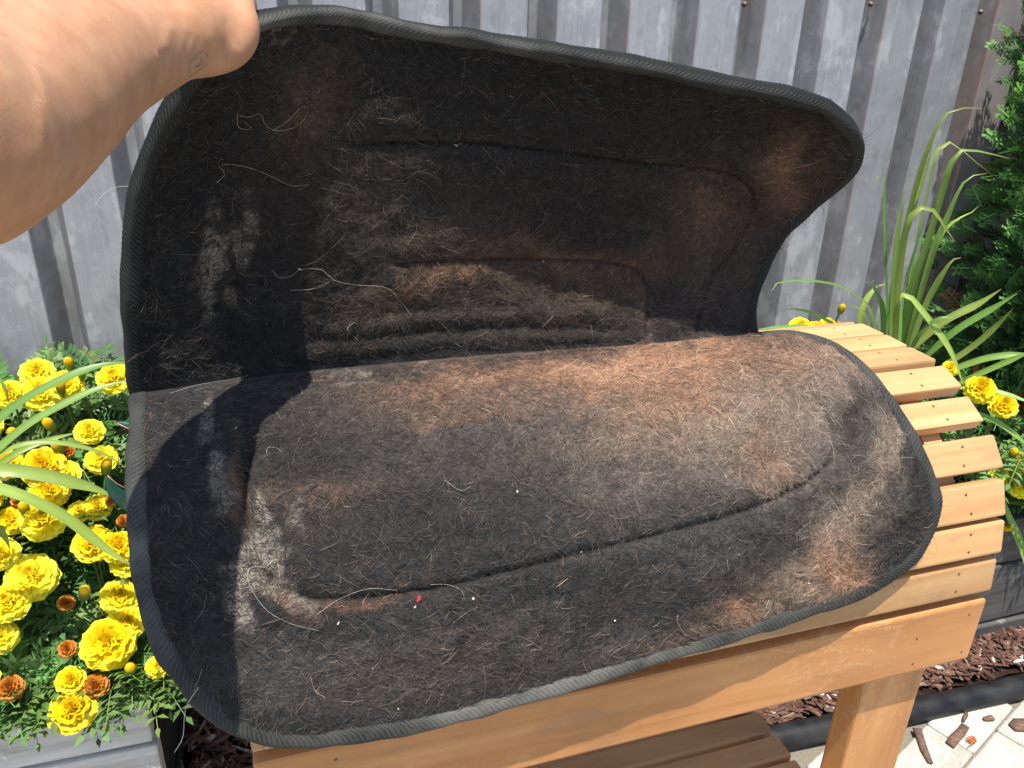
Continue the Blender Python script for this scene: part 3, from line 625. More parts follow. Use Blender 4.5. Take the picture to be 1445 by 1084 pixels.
# matted fibres
def fibres(name, Q, Nn, col, br, sup, gain, n, parent, w0=.00014):
    iv = rng.integers(3, NV-3, n); is_ = rng.integers(3, NS-3, n)
    area = np.linalg.norm(np.cross(np.gradient(Q, axis=1), np.gradient(Q, axis=0)), axis=-1); dens = area*(.55+.9*br)*sup; dens /= dens.max()
    keep = rng.random(n) < dens[iv, is_]*1.6; iv = iv[keep]; is_ = is_[keep]; m = len(iv)
    p = Q[iv, is_].copy(); nn = Nn[iv, is_]; du = np.gradient(Q, axis=1)[iv, is_]; du /= np.linalg.norm(du, axis=1)[:, None]; dv = np.cross(nn, du)
    fl = (fbm(p, 20, 2, 77)-.5)*5; an = fl+rng.normal(0, .9, m); d = du*np.cos(an)[:, None]+dv*np.sin(an)[:, None]; side = np.cross(nn, d)
    p += du*rng.normal(0, .0015, m)[:, None]+dv*rng.normal(0, .0015, m)[:, None]
    L = rng.lognormal(math.log(.0085), .5, m); curl = rng.normal(0, .45, m); lift = np.abs(rng.normal(.10, .10, m))
    pts = []
    for f in (0, .5, 1.0):
        pts.append(p+d*(L*f)[:, None]+side*(L*curl*f*f)[:, None]+nn*(.0004+L*lift*(f*(1.35-f)))[:, None])
    w = w0*np.exp(rng.normal(0, .25, m)); V = np.empty((m, 6, 3)); sd_ = side*.8+nn*.6*rng.choice([-1, 1], m)[:, None]
    for j, f in enumerate((1, .9, .25)):
        V[:, 2*j] = pts[j]-sd_*(w*f)[:, None]; V[:, 2*j+1] = pts[j]+sd_*(w*f)[:, None]
    base = (np.arange(m)*6)[:, None]; F = np.concatenate([base+np.array([[0, 1, 3, 2]]), base+np.array([[2, 3, 5, 4]])])
    lc = col[iv, is_]; b = br[iv, is_][:, None]; k = rng.random((m, 1)); v = np.exp(rng.normal(0, .4, (m, 1)))
    dark = np.where(k < .76, .036, np.where(k < .90, .08, np.where(k < .98, .16, .26)))*np.where(k < .90, np.array([[1, .96, .93]]), np.array([[1, .66, .46]]))*v
    brown = (lc*1.1+np.array([.03, .022, .016]))*np.where(k < .35, .5, np.where(k < .95, 1.0, 1.5))*v
    c = np.clip((dark*(1-b)+brown*b)*gain, 0, .6)
    c = np.repeat(c, 6, axis=0)
    return tag(obj(name, mesh_np(name, V.reshape(-1, 3), F, {'Col': c}), M_FIBRE, parent), kind='stuff')
supL = (1-.9*np.exp(-(seam_dist(PX, SEAM_L[0])*mpp/.0045)**2))*(1-.75*mudL)
supU = (1-.9*np.exp(-(np.minimum(seam_dist(PX2, SEAM_U[0]), seam_dist(PX2, SEAM_U[1]))*mpp2/.0045)**2))*(1-.7*mudU)
fibres('matted_fibres', QL, NL, colL, brL, supL, .95, 260000, pads['lower_fleece'])
fibres('matted_fibres', QU, NU, colU, brU, supU, .72, 200000, pads['upper_fleece'])
# long loose hairs lying on the pad
bvl = BVHTree.FromPolygons([tuple(v) for v in np.vstack([QL.reshape(-1, 3), QU.reshape(-1, 3)])[:]], [tuple(f) for f in np.vstack([GF, GF+NV*NS]).tolist()])
def on_pad(x, y, off=.002):
    r = ray(x, y); r /= np.linalg.norm(r); hit = bvl.ray_cast(Vector(CAM), Vector(r))
    return (np.array(hit[0])-r*off) if hit[0] is not None else None
HAIRS = [[(335, 160), (337, 180), (355, 182), (345, 172)], [(338, 163), (352, 166), (368, 160), (374, 176), (390, 185), (415, 180), (432, 165), (435, 152), (425, 152), (405, 172), (385, 184)],
         [(306, 258), (318, 245), (309, 235), (325, 232), (355, 238), (385, 250), (410, 262), (435, 261)], [(385, 382), (395, 393), (415, 388), (425, 380), (455, 381), (470, 395), (500, 402), (545, 406), (565, 425), (585, 452)],
         [(410, 410), (440, 408), (465, 398)], [(375, 800), (390, 790), (395, 815), (395, 828)], [(375, 800), (352, 802), (352, 825), (375, 860), (410, 880), (450, 890)], [(446, 868), (480, 845), (520, 831), (560, 833)],
         [(376, 640), (378, 632), (390, 632), (397, 638)], [(608, 825), (630, 825), (650, 832), (655, 842)], [(957, 868), (956, 878), (968, 898)], [(1026, 790), (1028, 806)], [(505, 480), (490, 465), (500, 455)],
         [(240, 555), (280, 543), (330, 535), (350, 530)], [(628, 678), (650, 692), (665, 686)], [(438, 955), (445, 975), (460, 985)], [(700, 235), (712, 245)], [(640, 205), (652, 203)]]
for hr in HAIRS:
    pts = [on_pad(x, y) for x, y in smooth_path(hr, 22)]; pts = [p for p in pts if p is not None]
    if len(pts) > 6: obj('loose_hair', tube_mesh('loose_hair', pts,   .00014*np.linspace(1, .7, len(pts)), 5), M_HAIR, pad)
p0 = at_d(183, 265, .70); pts = [at_d(x, y, .70) for x, y in smooth_path([(195, 263), (165, 264), (145, 275), (134, 292)], 12)]; obj('loose_hair', tube_mesh('loose_hair', pts, .00016, 5), M_HAIR, pad)
pts = [at_d(x, y, .59) for x, y in smooth_path([(280, 970), (262, 1000), (258, 1040), (246, 1062)], 12)]; obj('loose_hair', tube_mesh('loose_hair', pts, .0002, 5), M_HAIR, pad)
m, nt, b = mat('red_petal', .5); b.inputs['Base Color'].default_value = (.55, .03, .06, 1)
c = on_pad(591, 845, .003); V, F = ribbon([c-RT*.0015-UP*.003, c, c+RT*.0012+UP*.003], [.0008, .0035, .0008], -fw, .1)
tag(obj('red_petal', mesh_np('red_petal', V, F), m), 'tiny red petal lying on the dark lower flap of the pad', 'petal')
mw = mat('seed_husk', .7)[0]; mw.node_tree.nodes['Principled BSDF'].inputs['Base Color'].default_value = (.65, .62, .5, 1)
mbk = MB()
for x, y in [(820, 779), (767, 369), (333, 604), (423, 380), (643, 205), (900, 965), (562, 1000), (1205, 255)] + [(random.uniform(400, 1150), random.uniform(540, 900)) for _ in range(9)]:
    c = on_pad(x, y, .001)
    if c is None: continue
    V, F = chip_geo(c, random.uniform(.0015, .004), random.uniform(.0008, .002), .001, random.uniform(0, 6), random.gauss(0, .4), 0); mbk.add(V, F)
tag(obj('husk_specks', mbk.mesh('husk_specks', False), mw, pads['lower_fleece']), kind='stuff')

# ------------------------------------------------------------------ arm and hand
bm = bmesh.new()
def limb(pts, sub=7, flat=None):
    """pts: (position, radius) chain of overlapping spheres"""
    p = np.array([np.r_[a, r] for a, r in pts]); q = smooth_path(p, sub*(len(p)-1)+1)
    for v in q:
        bmesh.ops.create_icosphere(bm, subdivisions=3, radius=float(v[3]), matrix=Matrix.Translation(Vector(v[:3])))
cs = lambda x, y, z: CAM + RT*x + UP*y + fw*z
D = at_d
limb([(cs(-.40, -.08, -.16), .060), (cs(-.40, .0, 0.05), .058), (cs(-.36, .07, .21), .055), (D(-200, 192, .325), .0535), (D(-60, 178, .385), .0545), (D(40, 126, .44), .0505), (D(120, 86, .49), .0425), (D(200, 66, .545), .0336), (D(255, 48, .575), .0292)], 9)
limb([(D(255, 48, .565), .0280), (D(285, 44, .59), .0262), (D(312, 35, .607), .0218), (D(322, 8, .62), .0195)], 8)           # palm
limb([(D(270, 30, .59), .026), (D(295, 0, .64), .024), (D(318, -22, .655), .019)], 6)
limb([(D(280, 72, .58), .0195), (D(306, 71, .59), .0178), (D(328, 62, .598), .0166), (D(341, 40, .603), .0143), (D(338, 12, .618), .0125), (D(345, -22, .648), .0108), (D(358, -48, .658), .0092)], 7)   # thenar and thumb
for k, (x, y) in enumerate([(338, -18), (326, -36), (312, -52), (296, -66)]):     # fingers fold over the edge behind the pad
    rr = [.0098, .0102, .0098, .0085][k]; ln = [1, 1.12, 1.05, .85][k]
    limb([(D(x-8, y+2, .655), rr*1.25), (D(x+2, y-8, .690), rr*1.05), (D(x+8*ln, y+12, .722), rr), (D(x+16*ln, y+52, .728), rr*.93), (D(x+18*ln, y+80*ln, .722), rr*.8)], 6)
me = bpy.data.meshes.new('arm'); bm.to_mesh(me); bm.free(); tmp = bpy.data.objects.new('arm_tmp', me); COL.objects.link(tmp)
rm = tmp.modifiers.new('r', 'REMESH'); rm.mode = 'VOXEL'; rm.voxel_size = .0026; sm = tmp.modifiers.new('s', 'SMOOTH'); sm.iterations = 30; sm.factor = .5
dg = bpy.context.evaluated_depsgraph_get(); ev = tmp.evaluated_get(dg); me2 = bpy.data.meshes.new_from_object(ev); bpy.data.objects.remove(tmp)
me2.polygons.foreach_set('use_smooth', np.ones(len(me2.polygons), bool)); me2.materials.clear()
V = np.empty(len(me2.vertices)*3, np.float32); me2.vertices.foreach_get('co', V); V = V.reshape(-1, 3).astype(float); Nn_ = np.empty(len(V)*3, np.float32); me2.vertices.foreach_get('normal', Nn_); Nn_ = Nn_.reshape(-1, 3)
dsp = (fbm(V, 11, 1, 50)-.5)*.0016
d0 = V-CAM; zz = d0@fw; xx = 722.5+FPX*(d0@RT)/np.maximum(zz, .01); yy = 542-FPX*(d0@UP)/np.maximum(zz, .01)
pxv = np.stack([xx, yy], -1)[None]
for ln, am, wd in [([(20, 40), (38, 110), (30, 190)], -.0012, 30), ([(262, 118), (290, 96), (300, 70)], -.0018, 7), ([(268, 108), (262, 80), (268, 50)], -.0007, 3), ([(278, 104), (274, 82), (280, 55)], -.0005, 3), ([(100, 250), (150, 190), (220, 90), (240, 40)], .0009, 9), ([(338, 66), (326, 50), (318, 30)], -.0008, 4)]:
    dsp += np.where((zz > .2) & (Nn_@(-fw) > 0), am*np.exp(-(seam_dist(pxv, ln)[0]/wd)**2), 0)
V = V+Nn_*dsp[:, None]; me2.vertices.foreach_set('co', V.astype(np.float32).ravel()); me2.update()
per = thing('person', P0(-.35, 0, 0.9), 'bare left arm reaching in from the left, hand gripping the pad corner', 'person')
arm = obj('arm', me2, M_SKIN, per)
bva = BVHTree.FromPolygons([Vector(v) for v in V], [tuple(p.vertices) for p in me2.polygons])
def on_arm(x, y, off=.0002):
    r = ray(x, y); r /= np.linalg.norm(r); h = bva.ray_cast(Vector(CAM), Vector(r)); return (np.array(h[0])-r*off, np.array(h[1])) if h[0] is not None else None
mbt = MB()
for ln in [[(267, 105), (268, 95), (269, 88), (270, 84), (273, 85), (276, 82), (278, 83)], [(276, 80), (281, 75), (287, 73), (292, 77), (293, 85), (290, 93), (283, 98), (275, 104), (267, 108)], [(283, 80), (284.5, 87), (280, 92), (275, 95)], [(277, 96), (283, 92), (290, 89)]]:
    pts = [on_arm(x, y) for x, y in smooth_path(ln, 16)]; pts = [p for p in pts if p is not None]
    if len(pts) < 4: continue
    Vv_, F_ = ribbon([p[0] for p in pts], np.full(len(pts), .0011), np.array([p[1] for p in pts]), 0); mbt.add(Vv_, F_)
if mbt.n: obj('tattoo', mbt.mesh('tattoo'), M_INK, arm)

# ------------------------------------------------------------------ marigolds
def flower_mesh(name, seed, tone):
    R = random.Random(seed); mb = MB(); jit = R.uniform(.7, 1.6); rings = [(17+R.randint(-4, 2), .034, .030, 4+R.uniform(-14, 10)), (16, .032, .026, 16), (15, .028, .022, 30), (13, .022, .018, 45), (11, .015, .014, 58), (8, .008, .010, 70)]
    for ri, (n, rad, L0, el) in enumerate(rings):
        for k in range(n):
            a = 2*math.pi*(k+R.uniform(-.3, .3))/n+ri*.3; e = math.radians(el+R.uniform(-11, 11)*jit); L = L0*R.uniform(1-.14*jit, 1.04); d = np.array([math.cos(a), math.sin(a), 0]); s_ = np.array([-d[1], d[0], 0])
            base = d*max(0, rad-L)*.8+np.array([0, 0, .002+ri*.0022]); out = d*math.cos(e)+ZX*math.sin(e); nrm = ZX*math.cos(e)-d*math.sin(e)
            V = []; ph_ = R.uniform(0, 6); wd = L*R.uniform(.36, .5)
            for i, f in enumerate((0, .45, .8, 1.0)):
                for j in range(5):
                    g = (j-2)/2; ww = wd*(.25, .8, 1.1, .95)[i]; ruf = .0030*f*math.sin(g*5+ph_)+.0015*f*math.sin(g*11+ph_*2)
                    V.append(base+out*L*(f-.12*(i == 3)*g*g+.05*(i == 3)*math.cos(g*9+ph_))+s_*ww*g+nrm*(ruf-.004*f*f*(1 if ri < 2 else -.3)))
            F = [[i*5+j, i*5+j+1, (i+1)*5+j+1, (i+1)*5+j] for i in range(3) for j in range(4)]; v = R.uniform(.86, 1.08)
            cc = np.array(tone)*v*np.array([1, 1-.022*ri*R.uniform(.5, 1.2), 1]); mb.add(V, F, cc)
    for k in range(10):                                        # calyx
        a0, a1 = 2*math.pi*k/10, 2*math.pi*(k+1)/10; V = [np.array([r*math.cos(a), r*math.sin(a), z]) for a in (a0, a1) for r, z in ((.003, -.016), (.0065, -.008), (.007, .003))]
        mb.add(V, [[0, 3, 4, 1], [1, 4, 5, 2]], (.10, .19, .04))
    return mb.mesh(name)
YEL = (.96, .88, .035)
FM = [flower_mesh('flower_head', s_, c_) for s_, c_ in ((1, YEL), (2, (.93, .79, .012)), (3, (.96, .90, .05)), (4, (.92, .76, .012)), (11, YEL), (12, (.96, .88, .035)))]; FO = [flower_mesh('spent_flower', s, (.55, .22, .02)) for s in (5, 6)]
def bud_mesh():
    mb = MB(); seg = 10; V = []
    for r, z in ((.002, -.016), (.0055, -.010), (.0068, 0), (.0066, .008), (.006, .012), (.003, .017), (.0003, .018)):
        V += [np.array([r*math.cos(2*math.pi*k/seg), r*math.sin(2*math.pi*k/seg), z]) for k in range(seg)]
    F = np.array([[i*seg+k, i*seg+(k+1) % seg, (i+1)*seg+(k+1) % seg, (i+1)*seg+k] for i in range(6) for k in range(seg)])
    c = np.array([(.12, .20, .05)]*seg*3+[(.30, .30, .03)]*seg+[(.8, .55, .01)]*seg*3); mb.V.append(np.array(V)); mb.F.append(F); mb.C.append(c); mb.n = len(V); return mb.mesh('bud')
BUD = bud_mesh()
def leaf_geo(mb, base, d, L, nrm, R):
    d = d/np.linalg.norm(d); s_ = np.cross(d, nrm); s_ /= np.linalg.norm(s_); nrm = np.cross(s_, d); droop = R.uniform(.1, .5)
    pt = lambda f: base+d*L*f-ZX*L*droop*f*f
    tone = np.array([.105, .215, .062])*R.uniform(.7, 1.5)*np.array([R.uniform(.8, 1.4), 1, R.uniform(.7, 1.3)])
    V, F = ribbon([pt(0), pt(.5), pt(1)], [.0022, .0018, .001], nrm); mb.add(V, F, tone*1.4)
    n = 5
    for k in range(n+1):
        f = .22+.78*k/n
        for sg in ((-1, 1) if k < n else (0,)):
            ll = L*(.40-.16*f)*R.uniform(.85, 1.15)*(1 if sg else 1.1); dd = d*(.55 if sg else 1)+s_*sg*.85+nrm*R.uniform(-.1, .25); dd /= np.linalg.norm(dd); b0 = pt(f)
            side = np.cross(dd, nrm); side /= np.linalg.norm(side)+1e-9; wv = ll*.19
            V = [b0, b0+dd*ll*.45+side*wv+nrm*wv*.4, b0+dd*ll*.45-side*wv+nrm*wv*.4, b0+dd*ll*.5, b0+dd*ll-nrm*ll*.12]
            mb.add(V, [[0, 1, 4, 3], [0, 3, 4, 2]], tone*R.uniform(.85, 1.15))
def canopy_u(x, y, z0=-1.0, u0=1.06, sl=1.2):
    r = ray(x, y); q = r[2]/(r@HX); return (z0-sl*u0)/(q-sl)
LEFT = [(15, 558, 42), (53, 527, 42), (58, 556, 52), (92, 546, 46), (162, 535, 46), (126, 610, 38), (144, 649, 42), (12, 655, 40), (62, 660, 56), (88, 672, 46), (70, 694, 50), (62, 735, 58), (112, 722, 30), (138, 716, 36), (15, 735, 40),
        (3, 782, 44), (45, 815, 66), (132, 768, 52), (168, 772, 46), (178, 795, 40), (12, 852, 56), (2, 900, 44), (170, 843, 50), (180, 878, 48), (154, 908, 70), (100, 960, 38), (104, 1002, 62), (222, 942, 30), (192, 535, 40), (-30, 700, 60), (-25, 600, 50), (-35, 800, 60), (-30, 960, 50), (215, 560, 44), (-60, 640, 50)]
LSP = [(94, 636, 22), (93, 851, 22), (95, 916, 24), (135, 968, 34), (14, 972, 36), (26, 706, 20), (174, 735, 18), (158, 706, 18)]
LBD = [(98, 514), (18, 613), (82, 632), (34, 718), (119, 838), (184, 945), (122, 786), (86, 548), (116, 528), (70, 600), (150, 660)]
RIGHT = [(1128, 463, 30), (1152, 468, 30), (1178, 470, 34), (1168, 462, 26), (1383, 550, 40), (1415, 573, 36), (1341, 520, 22), (1408, 666, 26), (1440, 682, 44), (1436, 652, 28), (1421, 742, 16), (1470, 600, 40), (1480, 720, 40)]
RBD = [(1187, 437), (1200, 466), (1430, 640)]
class MP:
    def __init__(s, t, u, label):
        s.t, s.u = t, u; s.base = P0(t, u, .318); s.th = thing('marigold_plant', s.base, label, 'marigold', 'marigolds in the planters'); s.stems = []
def add_head(pls, x, y, dpx, kind, cu):
    u = cu(x, y)+random.uniform(-.015, .015)-(.035 if x < 400 else 0); c = at_u(x, y, u); t = (c-CAM)@AX; pl = min(pls, key=lambda p: (p.t-t)**2+(p.u-u)**2)
    d = (c-CAM)@fw; scl = dpx*d/FPX/.068 if kind < 2 else random.uniform(.85, 1.15)
    nrm = ZX*1.0-HX*random.uniform(.1, .6)+AX*random.uniform(-.3, .3)+(CAM-c)*.45; nrm /= np.linalg.norm(nrm); x_ = np.cross(nrm, [random.random(), random.random(), .1]); x_ /= np.linalg.norm(x_); y_ = np.cross(nrm, x_)
    sc = scl*1.12; me = [random.choice(FM), random.choice(FO), BUD][kind]; nm = ['flower_head', 'spent_flower', 'bud'][kind]
    obj(nm, me, M_PETAL, pl.th, basis(c, x_*sc, y_*sc, nrm*sc)); pl.stems.append((c-nrm*.014*sc, nrm))
def finish(pl, nleaf, rad, top, seed):
    R = random.Random(seed); mb = MB()
    for c, nrm in pl.stems:
        pth = smooth_path([pl.base+AX*R.uniform(-.02, .02), pl.base*.5+c*.5+AX*R.uniform(-.02, .02)+HX*.01, c-nrm*.03, c], 9); me = tube_mesh('stem', pth, .0019, 6)
        obj('stem', me, M_STEM, pl.th)
    for k in range(nleaf):
        a = R.uniform(0, 6.283); rr = rad*math.sqrt(R.random()); t = pl.t+rr*math.cos(a); u = pl.u+rr*math.sin(a)*.9; zt = top(u)
        if u > 1.5 or u < 1.085: continue
        z = zt-abs(R.gauss(0, .06))-.02
        if z < .36: z = .36+R.random()*.05
        d = AX*math.cos(a)*.8+HX*math.sin(a)*.8+np.array([R.gauss(0, .5), R.gauss(0, .5), R.uniform(-.1, .6)])
        nn = ZX+AX*R.gauss(0, .35)-HX*abs(R.gauss(.2, .35)); leaf_geo(mb, P0(t, u, z), d, R.uniform(.055, .10), nn, R)
    tag(obj('foliage', mb.mesh('foliage', True), M_FOL, pl.th), kind='stuff')
topL = lambda u: max(.34, HC-1.0+1.2*(u-1.06)-.02)
pl_l = [MP(-.29, 1.15, 'front marigold plant spilling over the planter beside the pad edge'), MP(-.45, 1.16, 'front marigold plant at the left edge with large yellow blooms'), MP(-.27, 1.36, 'back marigold plant against the fence, next to the pad'),
        MP(-.43, 1.36, 'back marigold plant with a cluster of blooms before the fence, left edge'), MP(-.62, 1.25, 'marigold plant at the far left end of the planter')]
for x, y, d in LEFT: add_head(pl_l, x, y, d, 0, canopy_u)
for x, y, d in LSP: add_head(pl_l, x, y, d, 1, canopy_u)
for x, y in LBD: add_head(pl_l, x, y, 12, 2, lambda x, y: canopy_u(x, y)-.02)
for i, p in enumerate(pl_l): finish(p, 460, .13, topL, 100+i)
def cuR(x, y): return 1.36 if x < 1250 else (1.17 if y < 620 else 1.11)
pl_r = [MP(1.06, 1.40, 'marigold plant with three yellow blooms behind the top of the pad'), MP(1.52, 1.20, 'marigold plant with two blooms right of the topmost rack slats'), MP(1.68, 1.14, 'low marigold plant at the right edge beside the middle slats')]
for x, y, d in RIGHT: add_head(pl_r, x, y, d, 0, cuR)
for x, y in RBD: add_head(pl_r, x, y, 12, 2, cuR)
finish(pl_r[0], 90, .10, lambda u: .66, 201); finish(pl_r[1], 170, .13, lambda u: .56, 202); finish(pl_r[2], 150, .12, lambda u: .42, 203)

# ------------------------------------------------------------------ strap leaves
def strap(parent, px, w, u0, u1, um=None, tip=True):
    n = 18; p2 = smooth_path(px, n); f = np.linspace(0, 1, n); uu = np.interp(f, [0, .5, 1], [u0, (u0+u1)/2 if um is None else um, u1])
    p = np.array([at_u(x, y, a) for (x, y), a in zip(p2, uu)]); wd = w*np.clip(np.minimum(.55+f*2.2, (1.02-f)*3.2), .06, 1)
    nr = (CAM-p); nr /= np.linalg.norm(nr, axis=1)[:, None]; nr = nr+ZX*.9+np.array([random.gauss(0, .35), random.gauss(0, .35), 0]); V, F = ribbon(p, wd, nr, .18)
    g0 = np.array([.20, .34, .075])*random.uniform(.75, 1.25)*np.array([random.uniform(.8, 1.3), 1, 1]); cl = np.repeat(g0[None], len(V), 0)*(.85+.3*fbm(V, 45, 3, 40))[:, None]
    cl.reshape(-1, 3, 3)[:, 1] *= 1.22; ft = np.clip((np.repeat(f, 3)-random.uniform(.86, 1.0))*9, 0, 1)[:, None]; cl = cl*(1-ft)+np.array([.34, .24, .10])*ft
    return obj('leaf', mesh_np('leaf', V, F, {'Col': cl}), M_STRAP, parent)
dr = thing('daylily', P0(1.27, 1.30, .318), 'clump of long arching green strap leaves behind the top slats', 'daylily')
RL = [([(1262, 520), (1258, 420), (1276, 330), (1302, 232), (1330, 167), (1358, 153), (1386, 153)], .010, 1.30, 1.22), ([(1254, 520), (1250, 400), (1247, 300), (1248, 250), (1243, 243), (1233, 262)], .010, 1.3, 1.29),
      ([(1252, 520), (1265, 380), (1286, 300), (1309, 232), (1316, 200)], .013, 1.31, 1.3), ([(1270, 520), (1292, 400), (1320, 305), (1344, 226), (1362, 212), (1400, 218), (1425, 224)], .013, 1.28, 1.2), ([(1264, 520), (1284, 385), (1303, 290), (1326, 205), (1350, 208), (1378, 230), (1398, 245)], .011, 1.33, 1.25),
      ([(1272, 520), (1310, 372), (1336, 308), (1362, 255), (1392, 245)], .011, 1.27, 1.2), ([(1244, 500), (1228, 440), (1205, 415), (1175, 402), (1130, 397), (1097, 400), (1089, 411)], .013, 1.3, 1.18), ([(1210, 510), (1190, 470), (1155, 447), (1130, 438), (1107, 436)], .011, 1.3, 1.22),
      ([(1200, 500), (1150, 464), (1100, 462), (1064, 466)], .009, 1.36, 1.3), ([(1254, 500), (1262, 450), (1274, 416), (1296, 434), (1340, 494), (1360, 545)], .015, 1.25, 1.12), ([(1278, 500), (1330, 456), (1380, 430), (1413, 408)], .019, 1.28, 1.2), ([(1300, 510), (1350, 467), (1400, 437), (1436, 414)], .018, 1.25, 1.15),
      ([(1320, 525), (1370, 492), (1402, 465), (1430, 435)], .015, 1.22, 1.12), ([(1335, 525), (1385, 508), (1420, 502), (1465, 500)], .016, 1.25, 1.15), ([(1345, 545), (1395, 522), (1460, 494)], .013, 1.22, 1.12), ([(1350, 548), (1400, 552), (1460, 570)], .013, 1.2, 1.1),
      ([(1370, 580), (1410, 598), (1455, 632)], .013, 1.18, 1.1), ([(1280, 500), (1306, 430), (1340, 372), (1356, 364)], .013, 1.26, 1.18), ([(1262, 520), (1268, 400), (1284, 310), (1312, 294), (1340, 330), (1348, 342)], .013, 1.24, 1.15), ([(1268, 520), (1296, 430), (1330, 330), (1378, 296), (1382, 290)], .011, 1.28, 1.2),
      ([(1244, 520), (1246, 440), (1230, 400), (1234, 395)], .012, 1.31, 1.3), ([(1236, 500), (1220, 445), (1202, 430)], .009, 1.28, 1.22), ([(1258, 520), (1262, 380), (1270, 300), (1278, 262)], .012, 1.34, 1.34), ([(1274, 520), (1278, 440), (1290, 380), (1302, 350)], .012, 1.32, 1.3), ([(1282, 500), (1300, 470), (1325, 450), (1345, 448)], .010, 1.2, 1.15),
      ([(1212, 500), (1216, 440), (1234, 408), (1252, 400)], .014, 1.36, 1.38), ([(1400, 660), (1418, 715), (1440, 760), (1450, 790)], .012, 1.13, 1.06), ([(1410, 690), (1425, 740), (1445, 790), (1452, 830)], .009, 1.12, 1.05), ([(1256, 520), (1258, 440), (1264, 350), (1275, 290)], .014, 1.27, 1.27), ([(1266, 520), (1275, 420), (1295, 345), (1308, 300)], .014, 1.26, 1.25)]
for px, w_, a, b_ in RL: strap(dr, px, w_*.92, a, b_)
dl = thing('daylily', P0(-.62, 1.14, .318), 'few long strap leaves arching across the marigolds from the left edge', 'daylily')
for px, w_, a, b_ in [([(-60, 640), (0, 590), (42, 560), (100, 531), (150, 515), (200, 512)], .016, 1.16, 1.22), ([(-60, 690), (0, 632), (42, 598), (90, 571), (140, 548), (195, 534)], .014, 1.13, 1.2), ([(-60, 690), (-10, 662), (30, 636), (72, 620), (112, 610)], .012, 1.14, 1.2),
                      ([(-60, 668), (0, 640), (35, 627), (78, 625), (120, 632), (155, 645), (178, 661)], .009, 1.14, 1.16), ([(-70, 672), (0, 664), (45, 668), (95, 679), (140, 692), (166, 704)], .021, 1.08, 1.08), ([(-60, 672), (0, 690), (45, 706), (92, 731), (130, 760), (165, 786), (196, 803)], .018, 1.07, 1.06), ([(-60, 720), (-10, 740), (8, 760), (14, 775)], .012, 1.1, 1.1), ([(-60, 560), (-10, 535), (6, 548), (14, 575)], .008, 1.2, 1.2)]:
    strap(dl, px, w_*.85, a, b_)
gt = thing('garden_band', at_u(200, 690, 1.12), 'curved dark green metal band with worn edge poking from the marigolds', 'garden tool')
gp = np.array([at_u(x, y, a) for x, y, a in [(150, 672, 1.08), (160, 690, 1.08), (178, 706, 1.085), (205, 722, 1.09), (250, 720, 1.12), (262, 670, 1.16), (235, 620, 1.17), (195, 602, 1.17), (166, 596, 1.17)]])
gp = smooth_path(gp, 40); T = np.gradient(gp, axis=0); T /= np.linalg.norm(T, axis=1)[:, None]; Sd = np.cross(T, -HX*.5+ZX*.5); Sd /= np.linalg.norm(Sd, axis=1)[:, None]; Nm = np.cross(Sd, T)
wq = .012*np.clip(np.minimum(np.linspace(.15, 9, 40), np.linspace(9, .15, 40)), 0, 1); V = []
for i in range(40):
    for a, b_ in ((-1, -.12), (0, .22), (1, -.12), (.95, -.3), (0, 0), (-.95, -.3)): V.append(gp[i]+Sd[i]*a*wq[i]+Nm[i]*b_*wq[i])
F = [[i*6+k, i*6+(k+1) % 6, (i+1)*6+(k+1) % 6, (i+1)*6+k] for i in range(39) for k in range(6)]; obj('band', mesh_np('band', V, F), M_GREEN, gt)
obj('rim', tube_mesh('rim', gp-Sd*wq[:, None]*.98, .0009, 6), M_EDGE, gt)

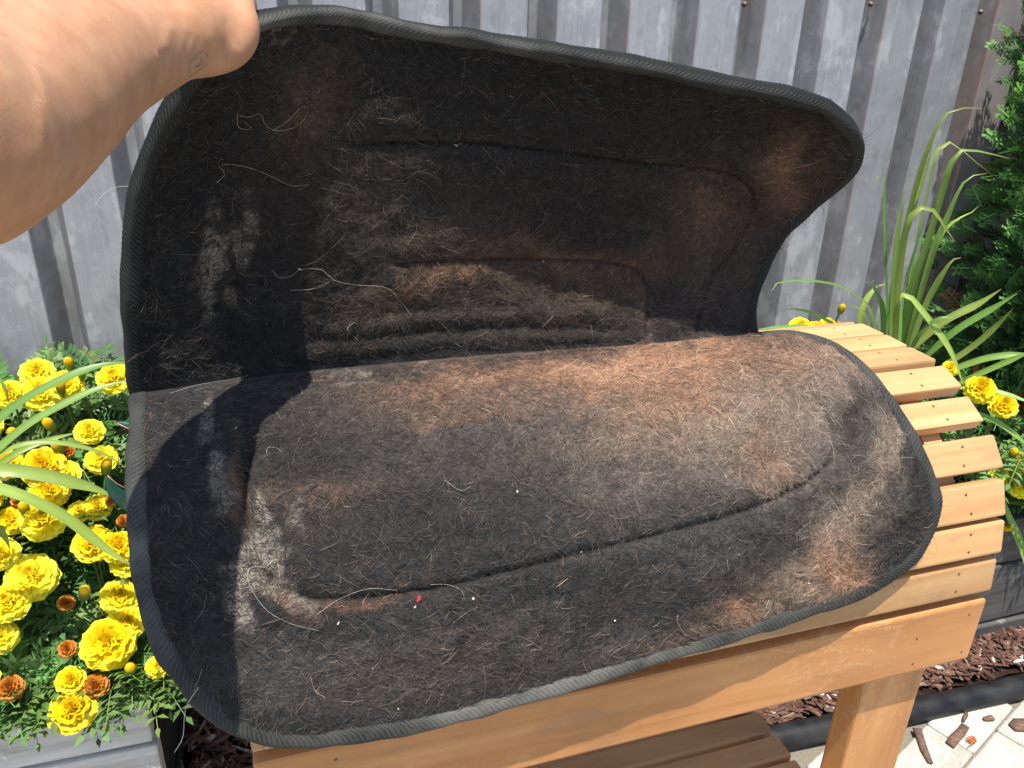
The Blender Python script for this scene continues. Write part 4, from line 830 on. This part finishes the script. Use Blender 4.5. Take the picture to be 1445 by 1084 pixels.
# ------------------------------------------------------------------ cedar shrub
sh = thing('cedar_shrub', P0(1.9, 1.3, .318), 'dense dark green cedar shrub with bright tips at the right edge', 'shrub')
R = random.Random(3); mb = MB()
def spray(c, d, nrm, L, tone, tipc):
    d = d/np.linalg.norm(d); s_ = np.cross(d, nrm); s_ /= np.linalg.norm(s_); nrm = np.cross(s_, d)
    def twig(b0, dd, l, w, col):
        sd = np.cross(dd, nrm); mb.add([b0-sd*w*.5, b0+sd*w*.5, b0+dd*l*.6+sd*w*.6+nrm*w*.3, b0+dd*l, b0+dd*l*.6-sd*w*.6+nrm*w*.3], [[0, 1, 2, 4], [4, 2, 3, 3]], col)
    n = 5
    for k in range(n):
        f = k/n; b0 = c+d*L*f-ZX*L*.15*f*f
        for sg in (-1, 1):
            dd = d*.65+s_*sg*.75+nrm*R.uniform(-.15, .2); dd /= np.linalg.norm(dd); l = L*(.55-.33*f)*R.uniform(.8, 1.2); g = f+R.uniform(0, .2)
            twig(b0, dd, l, .0032, tone*(1-g)+tipc*g)
            for q_ in (.35, .65):
                for s2 in (-1, 1):
                    d2 = dd*.7+np.cross(nrm, dd)*s2*.7; twig(b0+dd*l*q_, d2, l*.36, .0028, tone*(1-g)*.95+tipc*g)
    twig(c+d*L*.1, d, L*.95, .0036, tipc)
def cw(z): return np.interp(z, [.34, .55, .9, 1.2, 1.45, 1.75], [.20, .27, .36, .33, .25, .03])
for k in range(4200):
    z = R.uniform(.36, 1.7); a = R.uniform(0, 6.283); rad = cw(z)*(1+.22*math.sin(a*3+z*9)+.15*math.sin(a*7-z*17)); f = R.random()**.33; rr = rad*f
    t = 1.88+rr*math.cos(a)*1.0; u = 1.33+rr*math.sin(a)*.62
    if u > 1.52: continue
    if t > 2.15 and R.random() < .5: continue
    d = AX*math.cos(a)+HX*math.sin(a)*.8+ZX*R.uniform(-.1, .9)+np.array([R.gauss(0, .3)]*3); nr = ZX*.6-HX*.5+np.array([R.gauss(0, .4), R.gauss(0, .4), R.gauss(0, .4)])
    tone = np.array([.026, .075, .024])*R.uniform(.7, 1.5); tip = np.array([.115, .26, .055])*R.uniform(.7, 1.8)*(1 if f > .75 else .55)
    if R.random() < .05: tone = np.array([.16, .07, .03]); tip = np.array([.25, .11, .045])
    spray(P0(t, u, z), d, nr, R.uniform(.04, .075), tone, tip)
tag(obj('crown', mesh_np('crown', np.vstack(mb.V), [[x for i, x in enumerate(f) if i == 0 or x != f[i-1]] for f in np.vstack(mb.F).tolist()], {'Col': np.vstack(mb.C)}), M_CEDAR, sh), kind='stuff')
obj('trunk', tube_mesh('trunk', smooth_path([P0(1.88, 1.28, .25), P0(1.89, 1.29, .8), P0(1.87, 1.28, 1.3), P0(1.88, 1.28, 1.65)], 20), np.linspace(.022, .005, 20), 10), M_BARK, sh)
for k in range(26):
    z = R.uniform(.4, 1.5); a = R.uniform(0, 6.283); rr = cw(z)*.8; c0 = P0(1.88, 1.28, z)
    obj('branch', tube_mesh('branch', smooth_path([c0, c0+(AX*math.cos(a)+HX*math.sin(a)*.6)*rr*.5+ZX*.03, c0+(AX*math.cos(a)+HX*math.sin(a)*.6)*rr+ZX*.09], 7), np.linspace(.005, .0015, 7), 6), M_BARK, sh)
